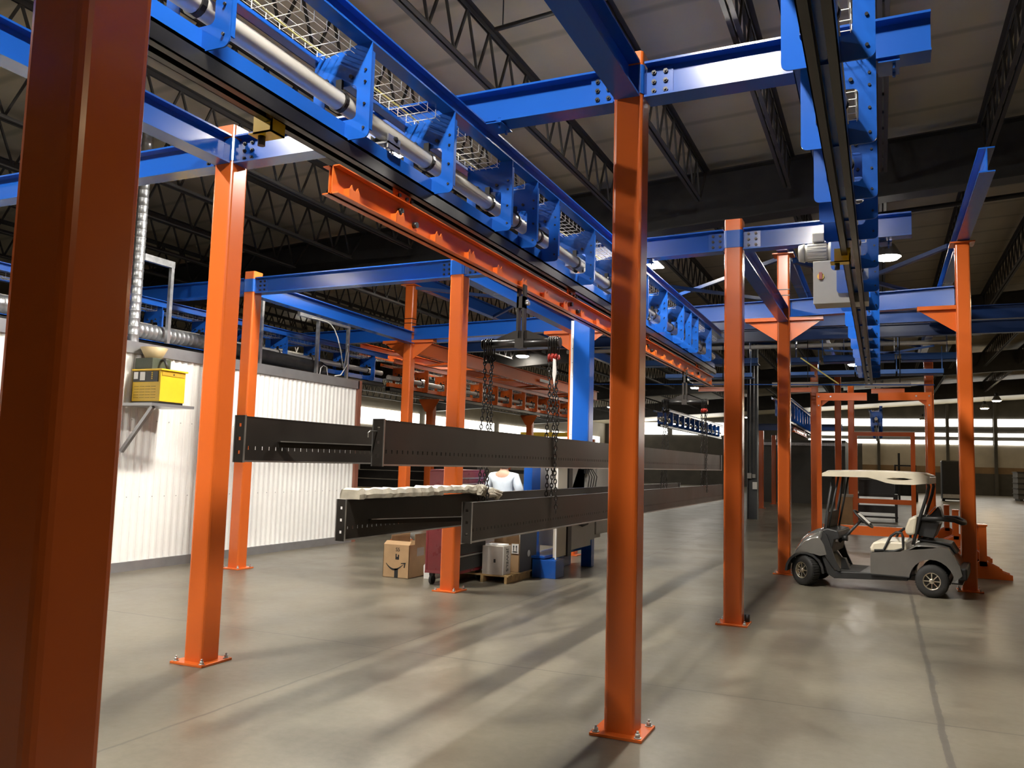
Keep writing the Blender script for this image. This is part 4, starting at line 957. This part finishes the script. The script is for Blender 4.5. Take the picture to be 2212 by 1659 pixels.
    for y in (.06, W-.06):
        m = MB().tube([(1.02,y,.585),(1.15,y,.6),(1.25,y,.8),(1.33,y,.86),(1.4,y,.86),(1.42,y,.8),(1.42,y,.64),(1.3,y,.595),(1.15,y,.58)], .02, 8); B(m, 'armrest', BLACKP)
    # canopy struts
    for y in (.12, W-.12):
        m = MB().tube([(.29,y,.8),(.33,y,1.1),(.42,y,1.62)], .022, 8); B(m, 'front_strut', BLACKP)
        m = MB().tube([(.345,y,.85),(.5,y,1.62)], .016, 8); B(m, 'front_strut', BLACKP)
        m = MB().tube([(1.55,y,.7),(1.6,y,.9),(1.66,y,1.12),(1.75,y,1.4),(1.775,y,1.52),(1.76,y,1.59),(1.7,y,1.62),(1.5,y,1.63)], .024, 8); B(m, 'rear_strut', BLACKP)
    m = MB().prism([(.27,.8),(.31,.8),(.35,1.1),(.31,1.1)], 'y', .1, W-.1); B(m, 'folded_windscreen', BLACKP)
    # roof: curved shell with drooping rear ears and grip slot
    def lower(x): return 1.625 if x < 1.0 else 1.625-.085*math.sin(min(1,(x-1.0)/.35)*math.pi/2)*max(0,1-max(0,(x-1.6)/.25)*.45)
    xs = [.28,.33,.45,.7,.95,1.08,1.2,1.32,1.45,1.58,1.7,1.8]
    def roof_row(y):
        e = abs(2*(y+.02)/(W+.04)-1); d_ = .03*e**4
        return [(x, (1.68 if i == 0 else 1.715+.02*math.sin((x-.3)/1.5*math.pi)-(.03 if i == len(xs)-1 else 0))-d_) for i, x in enumerate(xs)]
    loft(roof_row, [-.02+(W+.04)*i/10 for i in range(11)], 'roof', CREAM)
    for y0, s in ((-.02, 1), (W+.02, -1)):
        top = [(x, 1.69+.02*math.sin((x-.3)/1.5*math.pi)-(.03 if x >= 1.79 else 0)-(.02 if x < .3 else 0)) for x in xs]; bot = [(x, lower(x)) for x in xs]
        m = MB()
        sl = (1.24, 1.52)
        for (a, b2), (c2, d2) in zip(zip(top, bot), zip(top[1:], bot[1:])):
            if a[0] >= 1.2 and c2[0] <= 1.58:
                za, zb = 1.600, 1.632
                if a[0] <= 1.2: za2, zb2, za1, zb1 = za, zb, 1.618, 1.618
                elif c2[0] >= 1.58: za1, zb1, za2, zb2 = za, zb, 1.618, 1.618
                else: za1 = za2 = za; zb1 = zb2 = zb
                for q1, q2, q3, q4 in ((a[1],zb1,zb2,c2[1]),(za1,b2[1],d2[1],za2)):
                    m.prism([(a[0],q1),(c2[0],q4),(c2[0],q3),(a[0],q2)], 'y', y0, y0+s*.014)
            else: m.prism([a, c2, d2, b2], 'y', y0, y0+s*.014)
        B(m, 'roof_skirt', CREAM)
    m = MB().box(1.76,1.8,-.02,W+.02,1.56,1.66).box(.28,.295,-.02,W+.02,1.62,1.67); B(m, 'roof_end', CREAM, .006)
    # bag basket behind the seat
    m = MB().prism([(1.6,1.06),(1.58,.86),(1.64,.82),(1.82,.80),(1.9,1.0)], 'y', .2, W-.2); B(m, 'bag_well', BLACKP, .01)
    m = MB().tube([(1.6,.15,1.06),(1.9,.13,1.08),(2.1,.16,1.07),(2.2,.25,1.03),(2.22,W/2,1.02),(2.2,W-.25,1.03),(2.1,W-.16,1.07),(1.6,W-.15,1.06)], .032, 8); B(m, 'basket_rail', BLACKP)
    m = MB().prism([(1.7,1.06),(1.8,1.15),(1.88,1.25),(1.91,1.2),(1.94,1.07)], 'y', .3, .7); B(m, 'black_bag', BLACKP, .02)
    m = MB().add([(1.70,.24,1.08),(1.84,.24,1.24),(1.84,.55,1.25),(1.70,.55,1.09),(1.705,.24,1.075),(1.845,.24,1.235),(1.845,.55,1.245),(1.705,.55,1.085)],[(0,1,2,3),(7,6,5,4),(0,4,5,1),(1,5,6,2),(2,6,7,3),(3,7,4,0)]); B(m, 'cardboard_sheet', CARDW)
    m = MB().tube([(1.6,.5,.76),(1.72,.48,.8),(1.78,.6,.77)], .02, 6); B(m, 'strap', BLACKP)
golf_cart()
# ------------------------------------------------------------------ orange guard portals and stands further back
def lframe(x, y, arm, ztop, label, w=.1, low=None):
    t = thing('guard_frame', label, 'guard frame', (x, y, 0), group='orange guard frames')
    MB().box(x-w/2,x+w/2,y-.06,y+.06,0,ztop-.17).build('upright', ORANGE, t)
    MB().box(min(x-w/2,arm),max(x+w/2,arm),y-.06,y+.06,ztop-.17,ztop).build('arm', ORANGE, t)
    s = 1 if arm > x else -1
    MB().prism([(x+s*w/2,ztop-.17),(x+s*(w/2+.16),ztop-.17),(x+s*w/2,ztop-.3)], 'y', y-.02, y+.02).build('gusset', ORANGE, t)
    for px, pz in ((x,ztop-.08),(x,ztop-.28),(x+s*.25,ztop-.08)): MB().cyl((px,y-.06,pz),(px,y-.075,pz),.018,8).build('bolt', BRIGHT, t)
    MB().box(x-.12,x+.12,y-.12,y+.12,0,.02).build('foot', ORANGE, t)
    return t
lframe(-1.28, 19.9, -.28, 3.45, 'orange angled guard frame with its arm pointing at the far conveyor end')
lframe(.95, 19.9, -.05, 3.45, 'darker orange angled guard frame facing the other one across the track')
t = thing('floor_rail', 'low orange rail lying between the guard frames behind the cart', 'rail', (-.2, 19.9, .3))
MB().box(-1.2,.88,19.84,19.96,.33,.53).build('bar', ORANGE, t); MB().box(-1.15,-1.05,19.85,19.95,0,.33).box(.7,.8,19.85,19.95,0,.33).build('feet', ORANGE, t)
t = thing('portal_frame', 'thin orange portal frame with a crossbar above a black workbench', 'portal', (0, 27, 0))
for x in (-.72, .84): MB().box(x-.06,x+.06,26.95,27.05,0,2.78).build('upright', ORANGE, t)
MB().box(-.78,.90,26.95,27.05,2.78,2.9).build('top_bar', ORANGE, t); MB().box(-.66,.78,26.97,27.03,.78,.92).build('crossbar', ORANGE, t)
column(-1.31, 29.6, 4.9, 'distant orange post seen through the guard frame, the nearer twin', None, '', '', bolts=False, plate=.15)
column(-.93, 30.4, 4.6, 'distant orange post seen through the guard frame, the farther twin', None, '', '', bolts=False, plate=.15)
column(1.17, 24.5, 4.75, 'orange post behind the cart roof end, near the bumper stands', None, '', '', True, hw=.11)
column(-1.7, 24.6, 4.75, 'orange post hidden behind the guard frame arm', None, '', '', True, bolts=False)
column(-4.85, 38, 3.4, 'thin distant orange post by the grey building column, nearer one', None, '', '', bolts=False)
column(-4.9, 43.1, 3.4, 'thin distant orange post by the grey building column, farther one', None, '', '', bolts=False)
beam((-5.2,38.0),(-1.5,37.8), 3.42, 3.7, 'distant blue crossbeam over the thin posts', DBLUE)
def stand(x, y, label):
    t = thing('bumper_stand', label, 'stand', (x, y, 0), group='orange bumper stands along the aisle')
    for yy in (y, y+.36):
        MB().box(x-.055,x+.055,yy-.012,yy+.012,.2,.86).build('post', ORANGE, t)
        MB().prism([(x-.42,0),(x+.42,0),(x+.42,.08),(x+.27,.13),(x+.27,.17),(x+.06,.28),(x-.06,.28),(x-.27,.17),(x-.27,.13),(x-.42,.08)], 'y', yy-.012, yy+.012).build('foot', ORANGE, t)
    MB().box(x-.07,x+.07,y-.03,y+.39,.86,.885).build('cap', ORANGE, t); MB().box(x-.055,x+.055,y+.012,y+.348,.42,.44).build('tie_plate', ORANGE, t)
for i, y in enumerate((15.95, 18.9, 22.0, 25.2)): stand(1.52+.02*i, y, 'orange bumper stand with stepped feet along the aisle, '+ORD[i]+' from the cart')
# dark grey building column with conduits
t = thing('building_column', 'dark grey building column with conduits and small boxes', 'column', (-4.05, 29.5, 0))
MB().ibeam('x', 0, 8, 0, 0, .34, .34, .03, .02).xf(Matrix.Translation((-4.05,29.5,0)) @ Matrix.Rotation(-math.pi/2,4,'Y') @ Matrix.Translation((0,0,-.17))).build('shaft', mat('slate_paint', (.06,.065,.07), .45, .1), t)
for x in (-4.1, -3.98): MB().cyl((x,29.3,1.45),(x,29.3,7),.014,8).build('conduit', GALV, t)
MB().box(-4.2,-4.06,29.26,29.33,1.38,1.56).build('socket_box', GREYP, t); MB().box(-4.03,-3.93,29.26,29.33,1.4,1.53).build('socket_box', GREYP, t); MB().box(-4.02,-3.88,29.24,29.33,1.02,1.26).build('socket_box', WHITE, t)
# crossing conveyor with baskets of guard rail far down
t = thing('crossing_conveyor', 'distant crossing conveyor with a white tube and light blue guard troughs', 'conveyor', (-2, 24, 4))
MB().cyl((-9,24.3,5.2),(1.9,24.3,5.16),.06,16).build('drive_tube', mat('white_tube', (.8,.78,.72), .35), t)
MB().box(-9,2.4,24.2,24.4,5.33,5.5).build('top_rail', DBLUE, t)
LB = mat('light_blue_paint', (.06,.22,.72), .4, 0, .05, 3)
for x0, x1, z0, z1, yy in ((-7,-5.2,4.62,4.78,23.6),(-4.9,-3.1,4.62,4.78,23.6),(-2.6,-1.5,4.62,4.76,23.6),(-1.4,.35,4.62,4.8,23.6),(.5,1.9,4.62,4.8,23.6),(-5.6,-3.2,4.2,4.32,23.2),(-2.3,-1.6,4.22,4.32,23.2),(-1.52,-.62,4.22,4.34,23.2),(-.58,.36,4.22,4.34,23.2),(.4,1.45,4.22,4.34,23.2)):
    MB().box(x0,x1,yy,yy+.03,z0,z1).box(x0,x1,yy,yy+.5,z0,z0+.012).build('guard_trough', LB, t)
for x, z in ((-1.5,4.3),(-.6,4.3),(.38,4.3),(1.42,4.3),(-4.9,4.7),(-1.4,4.7),(.42,4.7),(-3.25,4.3)):
    MB().bar((x,23.3,z),(x,23.3,z+.62),.022,.022,(0,1,0)).build('guard_rod', LB, t)
for i in range(9):
    x = -8.4+1.25*i; MB().box(x-.005,x+.005,24.1,24.5,4.75,5.35).build('bracket', BLUE, t)
for x0, x1, za, zb in ((-1.4,.9,5.0,4.85),(.1,1.3,4.86,5.05)): MB().bar((x0,24.1,za),(x1,24.1,zb),.05,.05).build('brace', LB, t)
t = thing('guide_cable', 'thin blue line stretched across the hall below the guard troughs', 'cable', (-2, 22.5, 3.9)); MB().cyl((-8,22.5,4.0),(1.2,22.5,3.86),.014,6).build('line', BLUE, t)
for i, (x0, x1, z) in enumerate(((-4.6,-3.85,3.93),(-2.5,-1.65,3.89),(-.22,.55,3.84))):
    t = thing('marker_beam', 'small orange crosspiece with a tan plate on top, '+('behind the spreader bar','behind the corbelled post','above the guard arms')[i], 'crosspiece', (x0, 23, z))
    MB().box(x0,x1,22.9,23.0,z-.14,z-.02).build('bar', ORANGE, t); MB().box(x0-.15,x1+.15,22.95,23.1,z+.03,z+.13).build('plate', CARDW, t)
    for q in (x0+.1, x1-.1): MB().cyl((q,23,z-.02),(q,23,5.35),.012,6).build('hanger', DARKSTEEL, t)
# next conveyor lines behind
for nm, xr, ya, yb, ys, mt, dz in (('dark blue overhead conveyor running above the cabin roof', -10.5, 5, 16.4, [5.6+1.02*i for i in range(11)], BLUE, -.04), ('orange painted overhead conveyor continuing beyond the cabin', -10.5, 16.7, 31, [17.2+1.05*i for i in range(13)], ORANGE, -.1), ('far overhead conveyor section at the end of the track, past the guard frames', .05, 31, 44, [31.5+1.1*i for i in range(11)], BLUE, -.2), ('far blue overhead conveyor slanting beside the thin posts', -2.7, 27, 43, [27.6+1.1*i for i in range(14)], BLUE, -.1), ('distant blue overhead conveyor beyond the orange one', -8, 33, 47, [33.5+1.1*i for i in range(12)], BLUE, -.1)):
    conveyor(xr, ya, yb, ys, nm, mt, (), dz)
load_bar(-2.9, 31.5, 37, 'distant orange load bar under the far blue conveyor', (32.5,36), 3.07, True, .7)
beam((-10.1,16.8),(-10.2,31.0), 4.2, 4.55, 'bright orange beam on top of the orange conveyor, with a small white plate', ORANGE, grp='orange beams')
beam((-11.6,16.8),(-11.6,31.0), 4.2, 4.5, 'orange beam on the far side of the orange conveyor', ORANGE, grp='orange beams')
tag(MB().box(-10.072,-10.06,24.7,25.5,4.33,4.42).build('label_plate', WHITE), 'small white plate on the bright orange beam', 'plate')
for i in range(9):
    y = 17.5+1.55*i; t = thing('lattice_bar', 'orange lattice bar between the two orange beams, '+ORD[i]+' from the cabin', 'bar', (-10.8, y, 4.3), group='orange lattice bars')
    MB().bar((-10.2,y,4.25),(-11.5,y+1.3*(1 if i%2 else -1)*.5,4.25),.09,.06).build('bar', ORANGE, t)
for i, y in enumerate((18.9, 25.6, 30.3)):
    column(-10.75, y, 3.25, 'orange support post with a splayed head under the orange conveyor, '+ORD[i]+' from the cabin', bolts=False)
    t = thing('splayed_head', 'orange splayed bracket head on support post '+ORD[i]+' from the cabin', 'bracket', (-10.75, y, 2.7)); MB().prism([(-11.05,3.25),(-10.45,3.25),(-10.64,2.95),(-10.86,2.95)], 'y', y-.13, y-.115).build('plate', ORANGE, t); MB().box(-11.05,-10.45,y-.13,y+.13,3.25,3.28).build('shelf', ORANGE, t)
# far clutter
def bench(x0, x1, y, label):
    t = thing('workbench', label, 'workbench', (x0, y, 0))
    MB().box(x0,x1,y,y+.8,.85,.95).box(x0,x1,y,y+.75,.12,.18).build('top', BLACKSTEEL, t)
    for x in (x0+.05, x1-.05):
        for yy in (y+.05, y+.7): MB().box(x-.04,x+.04,yy-.04,yy+.04,0,.85).build('leg', BLACKSTEEL, t)
    m = MB(); rr = random.Random(3)
    MB().box(x0+.1,x1-.1,y+.05,y+.7,.95,1.45).build('cabinet', BLACKP, t)
    MB().box(x0,x1-.1,y+.0,y+.6,.3,.55).build('drawer_block', BLACKSTEEL, t)
bench(-.85, .5, 32, 'black steel workbench behind the portal frame crossbar')
t = thing('carton', 'tall brown carton standing at the foot of the distant twin posts', 'box', (-1.2, 28.6, 0)); MB().box(-1.22,-.86,28.5,28.9,.02,.95).build('body', CARD, t); MB().box(-1.24,-.84,28.48,28.92,.9,.98).build('lid', CARDW, t); MB().box(-1.24,-.84,28.48,28.92,0,.08).build('base', WOOD, t)
def forklift(x, y, label):
    t = thing('forklift', label, 'forklift', (x, y, 0))
    MB().box(x-.6,x+.6,y,y+2,.35,1.2).prism([(y+1.2,1.2),(y+2,1.2),(y+1.9,1.5),(y+1.3,1.5)], 'x', x-.55, x+.55).build('body', BLACKP, t, bevel=.05)
    for sx in (-.55, .55):
        for sy in (y+.1, y+1.7): MB().box(x+sx-.04,x+sx+.04,sy,sy+.08,1.2,2.15).build('guard_post', BLACKP, t)
        for sy in (.3, 1.6): MB().cyl((x+sx-.12,y+sy,.34),(x+sx+.12,y+sy,.34),.34,18).build('wheel', RUBBER, t)
    MB().box(x-.6,x+.6,y+.1,y+1.8,2.12,2.2).build('overhead_guard', BLACKP, t)
    for sx in (-.35, .35): MB().box(x+sx-.06,x+sx+.06,y-.25,y-.1,.05,2.9).build('mast', DARKSTEEL, t)
    for sx in (-.3, .3): MB().box(x+sx-.06,x+sx+.06,y-1.2,y-.2,.06,.11).build('fork', BRIGHT, t)
forklift(1.3, 55.5, 'black forklift truck far down the aisle beyond the portal frame')
t = thing('floor_scrubber', 'tall black machine standing far down the aisle beside the post by the cart', 'machine', (4.1, 60, 0))
MB().box(3.5,4.7,60,61.2,.1,2.6).build('body', BLACKP, t, bevel=.08); MB().box(3.55,4.65,59.95,60.0,.2,.45).build('front_bar', BRIGHT, t)
for sx in (3.6, 4.6): MB().cyl((sx-.08,60.3,.2),(sx+.08,60.3,.2),.2,14).build('wheel', RUBBER, t)
for i in range(5):
    t = thing('crate', 'dark grey crate in the far stack by the wall, '+ORD[i]+' from the floor', 'crate', (9.7, 68, .45*i), group='stacked crates by the far wall')
    z = .12+.38*i; MB().box(8.6,11.4,67,69.4,z,z+.34).build('body', mat('crate_grey', (.1,.1,.1), .6) if i == 0 else bpy.data.materials['crate_grey'], t); MB().box(8.55,11.45,66.95,69.45,z+.33,z+.38).build('rim', DARKSTEEL, t)
    if i == 0: MB().box(8.7,8.9,67,69.4,0,.12).box(11.1,11.3,67,69.4,0,.12).build('runner', DARKSTEEL, t)
t = thing('paint_booth', 'dark grey booth wall beyond the thin orange posts', 'booth', (-3, 45, 0))
MB().box(-6.5,-1.7,46,52,0,3.3).build('shell', mat('booth_grey', (.09,.09,.085), .6, 0, .2, 1), t); MB().box(-3.2,-1.72,45.9,46,0,2.8).build('door', mat('booth_door', (.05,.05,.047), .5), t); MB().box(-6.5,-1.7,45.95,46,3.0,3.15).build('top_strip', GALV, t)
for i in range(5):
    t = thing('steel_bundle', 'dark steel members stacked beyond the cabin corner, '+ORD[i]+' layer up', 'steel', (-11, 20, .3*i), group='stacked dark steel by the cabin')
    z = .45+.235*i; MB().box(-13.5,-9.8+(.15*(i%2)),19+.2*i,19.35+.2*i,z,z+.2).build('bar', MILL, t); MB().box(-13.5,-9.9,18.98+.2*i,19.0+.2*i,z+.2,z+.225).build('spacer', WOOD if i == 1 else DARKSTEEL, t)
t = thing('sawhorse_rack', 'dark trestle rack standing on the floor under the far window band', 'trestle', (-9, 20, 0))
for x in (-9.1, -8.4, -7.6): MB().bar((x,20.4,0),(x,20.4,1.5),.07,.07).build('leg', BLACKSTEEL, t)
for z in (.7, 1.4): MB().box(-9.2,-7.5,20.35,20.45,z,z+.1).build('rail', BLACKSTEEL, t)
t = thing('rolling_crane', 'small yellow and orange gantry far behind the upper deck frame', 'gantry', (-17, 45, 0))
MB().box(-19.5,-15.6,45,45.3,3.25,3.5).build('bridge', YELLOW, t); MB().box(-20.5,-15.0,45.3,45.5,2.85,3.15).build('girder', ORANGE, t)
for x in (-20.4, -15.1): MB().box(x-.12,x+.12,45.2,45.5,0,2.85).build('leg', ORANGE, t)
MB().box(-18.3,-15.9,45.1,45.25,2.2,2.75).build('panel', YELLOW, t)
t = thing('ceiling_fan', 'dark ceiling fan hanging beyond the cabin corner', 'fan', (-15, 26, 4.4))
MB().cyl((-15,26,4.25),(-15,26,6.6),.03,8).build('rod', DARKSTEEL, t); MB().cyl((-15,26,3.98),(-15,26,4.25),.18,14).build('hub', DARKSTEEL, t)
for k in range(5):
    a = k*1.2566+.3; MB().bar((-15+.15*math.cos(a),26+.15*math.sin(a),4.06),(-15+1.3*math.cos(a),26+1.3*math.sin(a),4.06),.16,.012).build('blade', GREYP, t)
# pipes under the roof
for i, (p, q, r) in enumerate((((-4.2,8.6,6.9),(4,8.3,7.35),.03), ((-9,16.6,6.0),(10,16.3,7.0),.045), ((-6,10.4,6.55),(-6,60,6.6),.03))):
    t = thing('sprinkler_pipe', ('thin black pipe crossing under the roof above the crossing beams','black pipe running just beyond the deep girder','long pipe running down the hall under the joists')[i], 'pipe', p); MB().cyl(p,q,r,10).build('pipe', DARKSTEEL, t)
    if i == 0:
        MB().cyl((-.3,8.47,7.13),(-.1,8.46,7.14),.05,10).build('coupling', DARKSTEEL, t); MB().cyl((-4.1,8.6,6.9),(-4.1,8.6,7.27),.008,6).build('hanger_rod', DARKSTEEL, t)
t = thing('power_cord', 'pale cord running diagonally in front of the far guard troughs', 'cord', (-2, 21, 4)); MB().cyl((-1.75,20.9,4.4),(-.9,20.9,3.75),.018,6).build('cord', YCABLE, t)
